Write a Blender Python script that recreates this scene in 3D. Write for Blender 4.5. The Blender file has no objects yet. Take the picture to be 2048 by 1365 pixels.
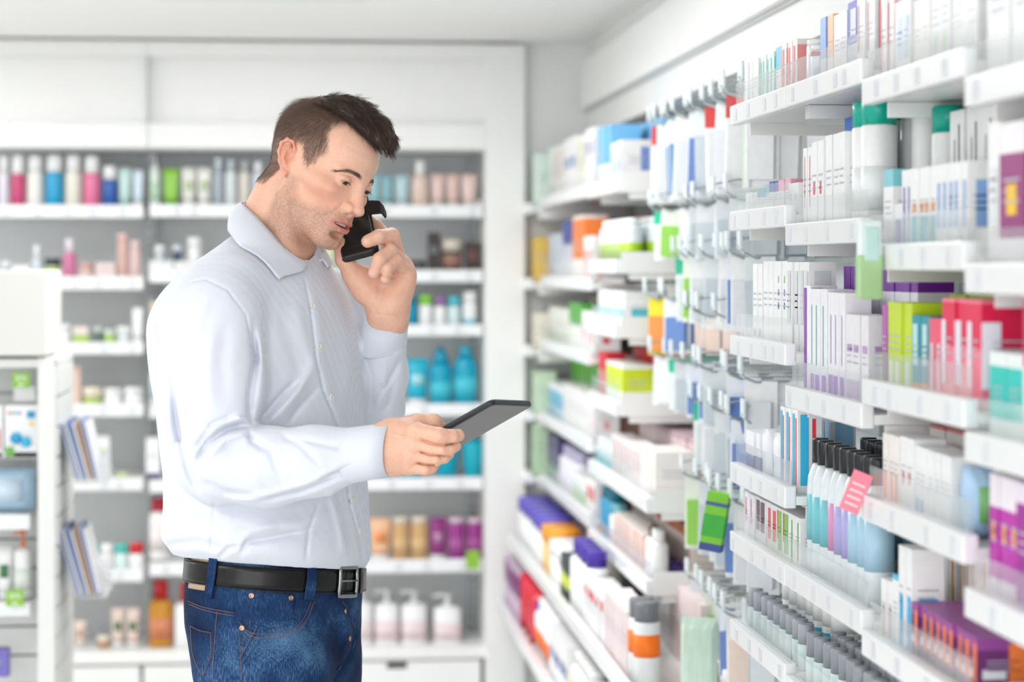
import bpy, bmesh, math, random
import numpy as np
from mathutils import Vector, Matrix
random.seed(7); np.random.seed(7)
S = bpy.context.scene
COL = bpy.data.collections.new('scene'); S.collection.children.link(COL)

# ---------------------------------------------------------------- camera
F = 4400.0; HZ = 530.0; CAMZ = 1.51; YAW = math.radians(5.504)
FW = np.array([math.sin(YAW), math.cos(YAW), 0.0]); RT = np.array([math.cos(YAW), -math.sin(YAW), 0.0]); UP = np.array([0, 0, 1.0])
CAM = np.array([0, 0, CAMZ])
cam_d = bpy.data.cameras.new('camera'); cam = bpy.data.objects.new('camera', cam_d); COL.objects.link(cam)
cam.location = (0, 0, CAMZ); cam.rotation_euler = (math.pi/2, 0, -YAW)
cam_d.sensor_width = 36; cam_d.lens = 36*F/2048; cam_d.shift_x = 0; cam_d.shift_y = (HZ-682.5)/2048
cam_d.clip_start = .05; cam_d.clip_end = 60
cam_d.dof.use_dof = True; cam_d.dof.focus_distance = 3.33; cam_d.dof.aperture_fstop = 3.1
S.camera = cam
# ---------------------------------------------------------------- view transform, world, lights
S.view_settings.view_transform = 'Standard'; S.view_settings.look = 'None'; S.view_settings.gamma = 1
S.view_settings.use_curve_mapping = False; S.view_settings.exposure = 0.58
W = bpy.data.worlds.new('daylight'); S.world = W; W.use_nodes = True
W.node_tree.nodes['Background'].inputs['Color'].default_value = (.93, .965, 1, 1)
W.node_tree.nodes['Background'].inputs['Strength'].default_value = 1.38
def area(name, loc, rot, sx, sy, power, col=(.985, .99, 1)):
    d = bpy.data.lights.new(name, 'AREA'); d.shape = 'RECTANGLE'; d.size = sx; d.size_y = sy; d.energy = power; d.color = col
    o = bpy.data.objects.new(name, d); COL.objects.link(o); o.location = loc; o.rotation_euler = rot
    return o
# lamps added out of view: ceiling panels and a frontal fill behind the camera
PANELS = [(-1.3, .9), (-1.5, 2.6), (-.1, 5.2), (.28, 4.3), (-2.7, 2.2), (-2.9, 5.6), (-1.8, 5.75)]
for i, (x, y) in enumerate(PANELS): area('ceiling_panel_light', (x, y, 2.175), (0, 0, 0), .5, .9, (14, 8, 14, 4, 8, 16, 18)[i])
area('shop_window_light', (-1.0, -2.6, 1.5), (math.pi/2, 0, 0), 4.6, 2.3, 55, (.99, .99, 1))

# ---------------------------------------------------------------- projection helpers: a pixel of the 2048x1365 frame to a point in the room
def at(px, py, d):
    return CAM + FW*d + RT*((px-1024)/F*d) + UP*((HZ-py)/F*d)
def onX(px, py, X):
    t = (px-1024)/F; d = X/(FW[0]+RT[0]*t); return at(px, py, d)
def onY(px, py, Y):
    t = (px-1024)/F; d = Y/(FW[1]+RT[1]*t); return at(px, py, d)

# ---------------------------------------------------------------- materials
MATS = {}
def mat(name, col=(.8, .8, .8), rough=.5, metal=0, trans=0, ior=1.45, spec=.5, emit=None, sss=0, coat=0, noise=None, alpha=1, vcol=False):
    if name in MATS: return MATS[name]
    m = bpy.data.materials.new(name); m.use_nodes = True; nt = m.node_tree; b = nt.nodes['Principled BSDF']
    b.inputs['Base Color'].default_value = (*col[:3], 1); b.inputs['Roughness'].default_value = rough; b.inputs['Metallic'].default_value = metal
    b.inputs['Transmission Weight'].default_value = trans; b.inputs['IOR'].default_value = ior; b.inputs['Specular IOR Level'].default_value = spec
    b.inputs['Coat Weight'].default_value = coat; b.inputs['Alpha'].default_value = alpha
    if emit: b.inputs['Emission Color'].default_value = (*emit[:3], 1); b.inputs['Emission Strength'].default_value = emit[3]
    if sss:
        b.inputs['Subsurface Weight'].default_value = sss; b.inputs['Subsurface Radius'].default_value = (1, .35, .2); b.inputs['Subsurface Scale'].default_value = .006
    if vcol:
        a = nt.nodes.new('ShaderNodeVertexColor'); a.layer_name = 'Col'; nt.links.new(a.outputs['Color'], b.inputs['Base Color'])
    if noise:   # (scale, colour amount, bump)
        tc = nt.nodes.new('ShaderNodeTexCoord'); n = nt.nodes.new('ShaderNodeTexNoise'); n.inputs['Scale'].default_value = noise[0]; n.inputs['Detail'].default_value = 4
        nt.links.new(tc.outputs['Object'], n.inputs['Vector'])
        if noise[1]:
            mx = nt.nodes.new('ShaderNodeMix'); mx.data_type = 'RGBA'; mx.blend_type = 'MULTIPLY'; mx.inputs[0].default_value = 1
            r = nt.nodes.new('ShaderNodeMapRange'); r.inputs[1].default_value = .3; r.inputs[2].default_value = .7; r.inputs[3].default_value = 1-noise[1]; r.inputs[4].default_value = 1+noise[1]*.3
            nt.links.new(n.outputs['Fac'], r.inputs[0]); nt.links.new(r.outputs[0], mx.inputs['B'])
            if vcol: nt.links.new(a.outputs['Color'], mx.inputs['A'])
            else: mx.inputs['A'].default_value = (*col[:3], 1)
            nt.links.new(mx.outputs['Result'], b.inputs['Base Color'])
        if noise[2]:
            bp = nt.nodes.new('ShaderNodeBump'); bp.inputs['Strength'].default_value = noise[2]; bp.inputs['Distance'].default_value = .002
            nt.links.new(n.outputs['Fac'], bp.inputs['Height']); nt.links.new(bp.outputs[0], b.inputs['Normal'])
    MATS[name] = m; return m
def srgb(r, g=None, b=None):
    if g is None: r, g, b = r
    f = lambda c: (c/255/12.92) if c/255 <= .04045 else ((c/255+.055)/1.055)**2.4
    return (f(r), f(g), f(b))
def pm(rgb, rough=.45, **k):   # plain plastic / card in an sRGB colour
    return mat('mat_%d_%d_%d_%d' % (*rgb, int(rough*100)), srgb(rgb), rough, noise=(60, .05, .0), **k)

# ---------------------------------------------------------------- mesh helpers
def link(name, me, m=None, parent=None, smooth=False):
    o = bpy.data.objects.new(name, me); COL.objects.link(o)
    if m is not None and not me.materials: me.materials.append(m)
    if parent: o.parent = parent
    if smooth: me.shade_smooth()
    return o
def mesh(name, verts, faces):
    me = bpy.data.meshes.new(name); me.from_pydata([tuple(map(float, v)) for v in verts], [], [tuple(int(i) for i in f) for f in faces]); me.update(); return me
def tag(o, label, cat, group=None, kind=None):
    if label: o['label'] = label
    if cat: o['category'] = cat
    if group: o['group'] = group
    if kind: o['kind'] = kind
    return o
def empty(name, loc=(0, 0, 0), rz=0):
    o = bpy.data.objects.new(name, None); COL.objects.link(o); o.location = loc; o.rotation_euler = (0, 0, rz); o.empty_display_size = .02; return o
def box_me(name, x0, x1, y0, y1, z0, z1, bevel=0):
    bm = bmesh.new(); v = [bm.verts.new(p) for p in ((x0, y0, z0), (x1, y0, z0), (x1, y1, z0), (x0, y1, z0), (x0, y0, z1), (x1, y0, z1), (x1, y1, z1), (x0, y1, z1))]
    for f in ((3, 2, 1, 0), (4, 5, 6, 7), (0, 1, 5, 4), (1, 2, 6, 5), (2, 3, 7, 6), (3, 0, 4, 7)): bm.faces.new([v[i] for i in f])
    if bevel: bmesh.ops.bevel(bm, geom=bm.edges[:], offset=bevel, segments=2, affect='EDGES', profile=.6)
    me = bpy.data.meshes.new(name); bm.to_mesh(me); bm.free(); return me
def tube_me(name, pts, r, n=8, caps=True, closed=False, flat=None):
    """A tube along pts; r a number or a list; flat=(normal, factor) squashes it along a direction."""
    pts = np.array(pts, float); N = len(pts); rr = np.full(N, r) if np.isscalar(r) else np.array(r, float)
    V = []; Fc = []
    up = None
    for i in range(N):
        if closed: t = pts[(i+1) % N]-pts[i-1]
        else: t = pts[min(i+1, N-1)]-pts[max(i-1, 0)]
        t = t/(np.linalg.norm(t)+1e-12)
        if up is None:
            a = np.array([0, 0, 1.]) if abs(t[2]) < .9 else np.array([1., 0, 0]); up = np.cross(t, a)
        up = up-t*np.dot(up, t); up /= np.linalg.norm(up)+1e-12; s = np.cross(t, up)
        for k in range(n):
            an = 2*math.pi*k/n; o = (up*math.cos(an)+s*math.sin(an))*rr[i]
            if flat is not None: nn = np.array(flat[0], float); nn /= np.linalg.norm(nn); o = o-nn*np.dot(o, nn)*(1-flat[1])
            V.append(pts[i]+o)
    M = N if closed else N-1
    for i in range(M):
        j = (i+1) % N
        for k in range(n): Fc.append((i*n+k, i*n+(k+1) % n, j*n+(k+1) % n, j*n+k))
    if caps and not closed: Fc.append(tuple(range(n))[::-1]); Fc.append(tuple((N-1)*n+k for k in range(n)))
    return mesh(name, V, Fc)
def lathe_me(name, prof, n=16, sx=1, sy=1, sq=0):
    """Revolved profile [(r, z)...]; sq>0 makes it squarer."""
    V = []; Fc = []
    for r, z in prof:
        for k in range(n):
            a = 2*math.pi*k/n; c, s = math.cos(a), math.sin(a)
            q = (abs(c)**(2+sq)+abs(s)**(2+sq))**(-1/(2+sq)) if sq else 1
            V.append((r*c*q*sx, r*s*q*sy, z))
    N = len(prof)
    for i in range(N-1):
        for k in range(n): Fc.append((i*n+k, i*n+(k+1) % n, (i+1)*n+(k+1) % n, (i+1)*n+k))
    Fc.append(tuple(range(n))[::-1]); Fc.append(tuple((N-1)*n+k for k in range(n)))
    return mesh(name, V, Fc)
def grid_sheet(name, G, thick):
    """A sheet of thickness thick through the (nu, nv, 3) grid G."""
    G = np.array(G, float); nu, nv, _ = G.shape
    du = np.gradient(G, axis=0); dv = np.gradient(G, axis=1); n = np.cross(du, dv); n /= np.linalg.norm(n, axis=2, keepdims=True)+1e-12
    A = G+n*thick/2; B = G-n*thick/2; V = np.concatenate([A.reshape(-1, 3), B.reshape(-1, 3)]); o = nu*nv; Fc = []
    ix = lambda i, j: i*nv+j
    for i in range(nu-1):
        for j in range(nv-1):
            q = (ix(i, j), ix(i+1, j), ix(i+1, j+1), ix(i, j+1)); Fc.append(q); Fc.append(tuple(o+k for k in q[::-1]))
    for i in range(nu-1):
        for j in (0, nv-1): q = (ix(i, j), ix(i+1, j), o+ix(i+1, j), o+ix(i, j)); Fc.append(q if j else q[::-1])
    for j in range(nv-1):
        for i in (0, nu-1): q = (ix(i, j), ix(i, j+1), o+ix(i, j+1), o+ix(i, j)); Fc.append(q[::-1] if i else q)
    return mesh(name, V, Fc)

# ---------------------------------------------------------------- signed-distance modelling: smooth bodies out of blended shapes
def smin(a, b, k):
    h = np.maximum(k-np.abs(a-b), 0)/k; return np.minimum(a, b)-h*h*k*.25
def smax(a, b, k): return -smin(-a, -b, k)
def s_ell(p, c, r):
    q = p-np.array(c, np.float32); r = np.array(r, np.float32); k0 = np.linalg.norm(q/r, axis=1); k1 = np.linalg.norm(q/(r*r), axis=1)+1e-9
    return k0*(k0-1)/k1
def s_cone(p, a, b, ra, rb):
    a = np.array(a, np.float32); b = np.array(b, np.float32); ab = b-a; t = np.clip(((p-a)@ab)/(ab@ab+1e-12), 0, 1)
    return np.linalg.norm(p-a-t[:, None]*ab, axis=1)-(ra+(rb-ra)*t)
def s_chain(p, pts, k=.004):
    """pts: [(point, radius)...]"""
    d = None
    for (a, ra), (b, rb) in zip(pts[:-1], pts[1:]):
        e = s_cone(p, a, b, ra, rb); d = e if d is None else smin(d, e, k)
    return d
def surface(f, lo, hi, h, newton=1):
    """Surface nets over a box, evaluated only near the surface. Returns verts, quads."""
    lo = np.array(lo, float); hi = np.array(hi, float); B = 8
    nb = np.ceil((hi-lo)/h/B).astype(int); n = nb*B
    bc = np.stack(np.meshgrid(*[np.arange(k) for k in nb], indexing='ij'), -1).reshape(-1, 3)
    cen = (lo+(bc*B+B/2-.5)*h).astype(np.float32); dc = f(cen)
    V = np.repeat(np.repeat(np.repeat(dc.reshape(nb), B, 0), B, 1), B, 2).astype(np.float32)
    sel = bc[np.abs(dc) < h*B*1.25]
    off = np.stack(np.meshgrid(*[np.arange(B)]*3, indexing='ij'), -1).reshape(-1, 3)
    for s in range(0, len(sel), 600):
        idx = (sel[s:s+600, None, :]*B+off[None]).reshape(-1, 3); V[idx[:, 0], idx[:, 1], idx[:, 2]] = f((lo+idx*h).astype(np.float32))
    ins = V < 0; n = np.array(V.shape)
    cnt = np.zeros(n-1, np.int8)
    for dx in (0, 1):
        for dy in (0, 1):
            for dz in (0, 1): cnt += ins[dx:n[0]-1+dx, dy:n[1]-1+dy, dz:n[2]-1+dz]
    act = (cnt > 0) & (cnt < 8); ai = np.argwhere(act); vid = np.full(n-1, -1, np.int32); vid[act] = np.arange(len(ai))
    acc = np.zeros((len(ai), 3)); w = np.zeros(len(ai))
    C = [np.array((x, y, z)) for x in (0, 1) for y in (0, 1) for z in (0, 1)]
    for a in C:
        for ax in range(3):
            if a[ax]: continue
            b = a.copy(); b[ax] = 1; va = V[tuple((ai+a).T)]; vb = V[tuple((ai+b).T)]; m = (va < 0) != (vb < 0)
            t = np.where(m, va/(va-vb+1e-20), 0); p = a[None]+(b-a)[None]*t[:, None]; acc[m] += p[m]; w[m] += 1
    P = lo+(ai+acc/w[:, None])*h
    Q = []
    for ax in range(3):
        o = [x for x in range(3) if x != ax]; sl0 = [slice(None)]*3; sl1 = [slice(None)]*3; sl0[ax] = slice(0, -1); sl1[ax] = slice(1, None)
        a_ = ins[tuple(sl0)]; b_ = ins[tuple(sl1)]; ch = a_ != b_; e = np.argwhere(ch)
        e = e[(e[:, o[0]] > 0) & (e[:, o[1]] > 0) & (e[:, o[0]] < n[o[0]]-1) & (e[:, o[1]] < n[o[1]]-1)]
        flip = a_[tuple(e.T)]
        u = np.zeros(3, int); u[o[0]] = 1; v = np.zeros(3, int); v[o[1]] = 1
        q = np.stack([vid[tuple((e-u-v).T)], vid[tuple((e-v).T)], vid[tuple(e.T)], vid[tuple((e-u).T)]], 1)
        if ax == 1: flip = ~flip
        q[~flip] = q[~flip][:, ::-1]; Q.append(q)
    Q = np.concatenate(Q); Q = Q[(Q >= 0).all(1)]
    for _ in range(newton):
        p = P.astype(np.float32); e = h*.5; d0 = f(p); g = np.stack([f(p+np.eye(3, dtype=np.float32)[k]*e)-d0 for k in range(3)], 1)/e
        gg = (g*g).sum(1)+1e-6; st = -(d0/gg)[:, None]*g; l = np.linalg.norm(st, axis=1, keepdims=True); st *= np.minimum(1, h*.6/(l+1e-9)); P = P+st*.9
    return P, Q
def np_mesh(name, P, Q, col=None):
    me = bpy.data.meshes.new(name); P = np.ascontiguousarray(P, np.float32); Q = np.ascontiguousarray(Q, np.int32)
    me.vertices.add(len(P)); me.vertices.foreach_set('co', P.ravel()); me.loops.add(Q.size); me.loops.foreach_set('vertex_index', Q.ravel())
    me.polygons.add(len(Q)); me.polygons.foreach_set('loop_start', np.arange(0, Q.size, Q.shape[1], dtype=np.int32)); me.update(calc_edges=True); me.validate()
    if col is not None:
        a = me.color_attributes.new('Col', 'FLOAT_COLOR', 'POINT'); a.data.foreach_set('color', np.c_[col, np.ones(len(P))].astype(np.float32).ravel())
    me.shade_smooth(); return me
# ================================================================ room
wallm = mat('wall_paint', srgb(242, 243, 241), .7, noise=(3, .02, 0)); ceilm = mat('ceiling_paint', srgb(250, 250, 248), .8); whm = mat('white_lacquer', srgb(240, 240, 238), .35, noise=(8, .02, 0))
floorm = mat('floor_vinyl', srgb(228, 228, 226), .3, noise=(2.5, .08, 0)); graym = mat('grey_panel', srgb(205, 208, 208), .5); metm = mat('slotted_steel', srgb(190, 196, 196), .4, metal=.3); darkm = mat('dark_gap', srgb(70, 72, 72), .6)
def bx(name, x0, x1, y0, y1, z0, z1, m, parent=None, bevel=0, kind=None):
    o = link(name, box_me(name, x0, x1, y0, y1, z0, z1, bevel), m)
    if parent is not None: o.parent = parent; o.matrix_parent_inverse = Matrix.Translation(-Vector(parent.location))
    if kind: o['kind'] = kind
    return o
KS = .82                      # size factor of the shop fittings: one reference metre is KS metres
zk = lambda z: 1.51+(z-1.51)*KS
YF_ = 8.3*KS; XW, YB, ZC = 1.30*KS, 7.20, zk(2.35)
bx('floor', -4.6, XW+.1, -3.4, YB+.1, -.1, 0, floorm, kind='structure')
bx('ceiling', -4.6, XW+.1, -3.4, YB+.1, ZC, ZC+.1, ceilm, kind='structure')
bx('wall_back', -4.6, XW+.1, YB, YB+.1, 0, ZC, wallm, kind='structure')
bx('wall_right', XW, XW+.1, -3.4, YB, 0, ZC, wallm, kind='structure')
bx('wall_left', -4.6, -4.5, -3.4, YB, 0, ZC, wallm, kind='structure')
bx('wall_corner', onY(1047.5, 530, YF_)[0], XW, YF_+.012, YB, 0, ZC, wallm, kind='structure')
bx('trim_soffit', 1.08*KS, XW, -1.0, YF_+.01, zk(1.99), zk(2.085), whm, kind='structure')
bx('trim_fascia', 1.05*KS, XW, -1.0, 8.22*KS, zk(2.093), zk(2.27), whm, kind='structure', bevel=.002)
bx('trim_upper', 1.10*KS, XW, -1.0, YF_+.01, zk(2.078), ZC, wallm, kind='structure')
bx('trim_shadow_gap', 1.07*KS, XW, -1.0, 8.22*KS, zk(2.085), zk(2.093), graym, kind='structure')
# panel bodies for the added ceiling lamps, all outside the frame
for i, (x, y) in enumerate(PANELS):
    f = bx('ceiling_light', x-.27, x+.27, y-.47, y+.47, ZC-.014, ZC, whm); tag(f, ['flat white ceiling panel over the aisle, the one above the photographer', 'flat white ceiling panel above the man', 'flat white ceiling panel past the man', 'flat white ceiling panel before the rear wall', 'flat white ceiling panel in the side aisle, front one', 'flat white ceiling panel in the side aisle, middle one', 'flat white ceiling panel in the side aisle, rear one'][i], 'ceiling light', 'ceiling light panels')
# ---------------------------------------------------------------- rear wall cabinet
YF = YF_
def xb(px, Y=YF): return onY(px, 530, Y)[0]
def zb(py, px=600, Y=YF): return onY(px, py, Y)[2]
xl, xm0, xm1, xr, xe = xb(-700), xb(286), xb(297), xb(968), xb(1047)
cab = empty('wall_cabinet', ((xl+xe)/2, YF+.2, 0)); tag(cab, 'long white wall cabinet of open shelves along the rear wall', 'cabinet')
bx('back_panel', xl, xr, YF+.36, YF+.375, .0, zb(298), mat('back_panel_grey', srgb(234, 237, 238), .55), cab)
bx('end_panel', xr, xe, YF-.05, YF+.36, 0, zb(97), whm, cab, .003)
bx('header', xl, xr, YF-.02, YF+.36, zb(298), ZC-.002, whm, cab)
bx('header_rail', xl, xr, YF-.05, YF-.02, zb(299), zb(250), whm, cab, .003); bx('header_rail', xl, xe, YF-.052, YF-.02, zb(118), zb(88), whm, cab, .003)
bx('panel_joint', xb(296), xb(297.5), YF-.0545, YF-.019, zb(299), zb(88), graym, cab)
bx('shadow_line', xl, xr, YF-.01, YF+.02, zb(303), zb(298), graym, cab)
for x in (xb(291), xr-.012):
    up = bx('slotted_upright', x-.012, x+.012, YF+.30, YF+.36, .02, zb(300), metm, cab)
    sl = bmesh.new()
    for k in range(60):
        zc = .1+k*.03
        if zc > zb(305): break
        r = bmesh.ops.create_cube(sl, size=1, matrix=Matrix.Translation((x, YF+.2985, zc))@Matrix.Diagonal((.007, .003, .014, 1)))
    me = bpy.data.meshes.new('slots'); sl.to_mesh(me); sl.free(); o = link('slots', me, darkm, up); o['kind'] = 'stuff'
railm = mat('price_rail', srgb(236, 237, 238), .25, spec=.6); clearm = mat('clear_acrylic', srgb(244, 250, 250), .06, trans=.6, ior=1.2, alpha=.28); cardm = mat('label_card', srgb(214, 216, 220), .6)
SHELVES = []
def price_labels(par, x0, x1, y0, y1, z0, z1, n, axis):
    """small printed shelf-edge labels"""
    rs = random.Random(int(z0*1000)+int((y0+9)*77))
    for k in range(n):
        t = (k+.2+.6*rs.random())/n; w = .010
        if axis == 'y': c = y0+(y1-y0)*t; bx('price_label', x0-.0012, x0, c-w, c+w, z0+.006, z1-.008, cardm, par)
        else: c = x0+(x1-x0)*t; bx('price_label', c-w, c+w, y0-.0012, y0, z0+.006, z1-.008, cardm, par)
BACK = {'left': (xl, xb(288), [(410, 436), (553, 580), (685, 709), (808, 834), (957, 982), (1140, 1165)]), 'mid': (xb(298), xb(966), [(410, 435), (540, 565), (650, 673), (809, 834), (957, 982), (1122, 1148)])}
ORD = ['top', 'second', 'third', 'fourth', 'fifth', 'sixth', 'seventh', 'eighth', 'ninth', 'tenth']
for bay, (x0, x1, rows) in BACK.items():
    for i, (y0, y1) in enumerate(rows):
        px = 150 if bay == 'left' else 630
        z1, z0 = zb(y0, px), zb(y1, px); s = empty('shelf', ((x0+x1)/2, YF+.18, z0)); tag(s, f'{ORD[i]} white metal shelf of the rear wall cabinet, {"bay at the edge of the picture" if bay == "left" else "wide bay behind the man"}', 'shelf', 'rear wall shelves')
        bx('shelf_board', x0+.002, x1-.002, YF+.004, YF+.35, z0+.008, z1-.006, whm, s); bx('price_rail', x0+.002, x1-.002, YF-.012, YF+.004, z0, z1, railm, s, .003)
        price_labels(s, max(x0, xb(-20)), x1, YF-.012, 0, z0, z1, 5 if bay == 'left' else 9, 'x')
wt = bx('worktop', xl, xb(972), YF-.028, YF+.36, zb(1320), zb(1298), whm, None, .004); tag(wt, 'white worktop slab over the base cabinets of the rear wall', 'worktop')
for k, (a, b) in enumerate(((-330, 282), (286, 620), (624, 962))):
    c = empty('base_cabinet', ((xb(a)+xb(b))/2, YF+.1, 0)); tag(c, ['low white base cabinet at the edge of the picture behind the leaflet stand', 'low white base cabinet directly behind the man', 'low white base cabinet with a dark grip under the pump bottles'][k], 'cabinet', 'base cabinets')
    bx('cabinet_body', xb(a), xb(b), YF, YF+.35, .0, zb(1320.5), whm, c)
    ztop = zb(1323); zz = [ztop, .045]
    for j in range(1):
        z1, z0 = zz[j]-.002, max(zz[j+1]+.002, .03)
        dr = bx('drawer', xb(a)+.004, xb(b)-.004, YF-.02, YF-.001, z0, z1, whm, c, .002); g = bx('drawer_grip', xb((a+b)/2-20), xb((a+b)/2+20), YF-.0215, YF-.019, z1-.022, z1-.003, mat('grip_black', srgb(60, 60, 58), .5), dr)
# ---------------------------------------------------------------- shelving run along the aisle wall
run = empty('shelving_frame', (1.255*KS, 4.2, 0)); tag(run, 'white steel back frame of the long shelving run beside the aisle', 'shelving frame')
bx('back_panel', 1.24*KS, 1.27*KS, 1.55, YF_-.002, .05, zk(1.985), mat('back_panel_grey'), run)
for y in (2.87, 3.41, 3.96, 4.48, 6.14, 6.73, 8.1): bx('slotted_upright', 1.2135*KS, 1.2395*KS, y*KS-.010, y*KS+.010, .05, zk(1.985), metm, run)
pl_ = bx('plinth', .80*KS, 1.20*KS, 1.55, 8.0*KS, 0, .14, whm); tag(pl_, 'white kick plinth under the long shelving run', 'plinth')
glassy = mat('shelf_underside', srgb(176, 190, 192), .3)
BAYS = {'A0': (1.95, 2.868, .90, 1.212, [1.72, 1.472, 1.248, 1.04, .80, .58]), 'A': (2.872, 3.408, .90, 1.212, [1.762, 1.502, 1.29, 1.108, .894, .66]), 'B': (3.412, 3.958, .90, 1.212, [1.797, 1.545, 1.25, .923, .72]),
        'C': (3.962, 4.478, .90, 1.212, [1.797, 1.58, 1.325, 1.063, .921, .739]), 'D': (6.142, 6.728, .90, 1.212, [1.715, 1.486, 1.302, 1.082]), 'D2': (5.582, 6.728, .90, 1.212, [.872, .66]),
        'E': (6.732, 8.096, .90, 1.212, [1.72, 1.43, 1.20, .93, .70]), 'F': (8.10, 8.30, .855, 1.212, [1.70, 1.42, 1.17, .93, .70]), 'G': (4.9, 8.1, .78, 1.212, [.477]), 'H': (4.2, 8.15, .74, 1.212, [.24])}
BAYS = {b: (y0*KS, y1*KS, x0*KS, x1*KS, [zk(z) for z in zs]+([zk(z) for z in (.42, .10, -.12)] if b in ('A0', 'A', 'B', 'C') else [])) for b, (y0, y1, x0, x1, zs) in BAYS.items()}
BNAME = {'A0': 'the bay next to the camera', 'A': 'the second bay', 'B': 'the third bay', 'C': 'the fourth bay', 'D': 'the fifth bay', 'D2': 'the fifth bay', 'E': 'the long far bay', 'F': 'the corner bay', 'G': 'the deep base shelf', 'H': 'the lowest base shelf'}
def shelf_no(b, i): return {'D2': i+4}.get(b, i)
for b, (y0, y1, x0, x1, zs) in BAYS.items():
    for i, z in enumerate(zs):
        if z < .16: continue
        s = empty('shelf', (x0+.15, (y0+y1)/2, z)); tag(s, (f'{ORD[shelf_no(b, i)]} white shelf in {BNAME[b]}' + {'A0': '', 'A': ' from the camera', 'B': ' from the camera, beside the hanging bag', 'C': ' from the camera, next to the hooks', 'D': ', just past the hooks', 'D2': ', just past the hooks', 'E': '', 'F': ''}[b] if b not in ('G', 'H') else f'white shelf board with a price rail, {BNAME[b]}'), 'shelf', 'shelves along the aisle')
        bx('shelf_board', x0+.004, x1, y0, y1, z+.005, z+.018, whm, s); bx('price_rail', x0-.014, x0+.004, y0, y1, z, z+.033, railm, s, .0025)
        br = bx('bracket', x0+.02, x1, y0+.002, y0+.008, z-.016, z+.004, whm, s); bx('bracket', x0+.02, x1, y1-.008, y1-.002, z-.016, z+.004, whm, s)
        for ye in ((y0+.001,) if b in ('D', 'D2') else ()): bx('end_plate', x0, x1, ye-.004, ye, z, z+.050, whm, s)
        if b in ('A0', 'A', 'B', 'C'): price_labels(s, x0-.014, 0, y0, y1, z, z+.033, 4, 'y')
        if b in ('A', 'B', 'C', 'A0', 'E', 'D', 'D2') : bx('clear_guard', x0-.004, x0-.0025, y0+.004, y1-.004, z+.033, z+.070, clearm, s)
# ================================================================ goods
WH = (243, 243, 243); OFF = (236, 234, 228); CLR = (225, 233, 236)
MC = {}
def key_mesh(k, fn):
    if k not in MC: MC[k] = fn()
    return MC[k]
def cmat(c, kind='card'):
    if isinstance(c, str): return {'clear': mat('clear_plastic', srgb(232, 240, 243), .08, spec=.6, alpha=.75), 'acrylic': clearm}[c]
    return pm(c, {'card': .4, 'plastic': .28, 'foil': .2}[kind])
def carton_me(w, d, h, cols, lines=1):
    """Carton centred on its base. cols: (base, [(z0, z1, colour)...], [(u0, u1, z0, z1, colour)...] printed panels on the two long and two short faces)."""
    base, bands, panels = cols; zs = sorted({0, h}|{min(1, max(0, t))*h for b in bands for t in b[:2]}); V = []; Fc = []; mi = []; ms = [base]
    def midx(c):
        if c not in ms: ms.append(c)
        return ms.index(c)
    e = .0006
    for z in zs: V += [(-w/2, -d/2, z), (w/2, -d/2, z), (w/2, d/2, z), (-w/2, d/2, z)]
    for i in range(len(zs)-1):
        zc = (zs[i]+zs[i+1])/2/h; c = base
        for b in bands:
            if b[0] <= zc <= b[1]: c = b[2]
        for k in range(4): Fc.append((i*4+k, i*4+(k+1) % 4, i*4+4+(k+1) % 4, i*4+4+k)); mi.append(midx(c))
    Fc.append((3, 2, 1, 0)); mi.append(0); n = (len(zs)-1)*4; Fc.append((n, n+1, n+2, n+3)); mi.append(midx(bands[-1][2]) if bands and bands[-1][1] >= .99 else 0)
    def quad(face, u0, u1, z0, z1, c):
        # face 0: -Y, 1: -X ; u 0..1
        o = len(V)
        for (u, z) in ((u0, z0), (u1, z0), (u1, z1), (u0, z1)):
            if face == 0: V.append((-w/2+w*u, -d/2-e, z*h))
            else: V.append((-w/2-e, d/2-d*u, z*h))
        Fc.append((o, o+1, o+2, o+3)); mi.append(midx(c))
    for (u0, u1, z0, z1, c) in panels: quad(0, u0, u1, z0, z1, c); quad(1, u0, u1, z0, z1, c)
    me = mesh('carton', V, Fc)
    for c in ms: me.materials.append(cmat(c))
    me.polygons.foreach_set('material_index', mi); return me
def txt(u0, u1, z, n=2, c=(186, 190, 200), dz=.07, t=.018): return [(u0, u1-.12*(k % 2), z-k*dz, z-k*dz+t, c) for k in range(n)]
def P_carton(w, d, h, base=WH, bands=(), panels=(), lines=True):
    pn = list(panels)+(txt(.18, .82, .62, 3) if lines else [])
    return [('carton', key_mesh(('c', w, d, h, base, tuple(bands), tuple(pn)), lambda: carton_me(w, d, h, (base, list(bands), pn))), None, None)]
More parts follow.
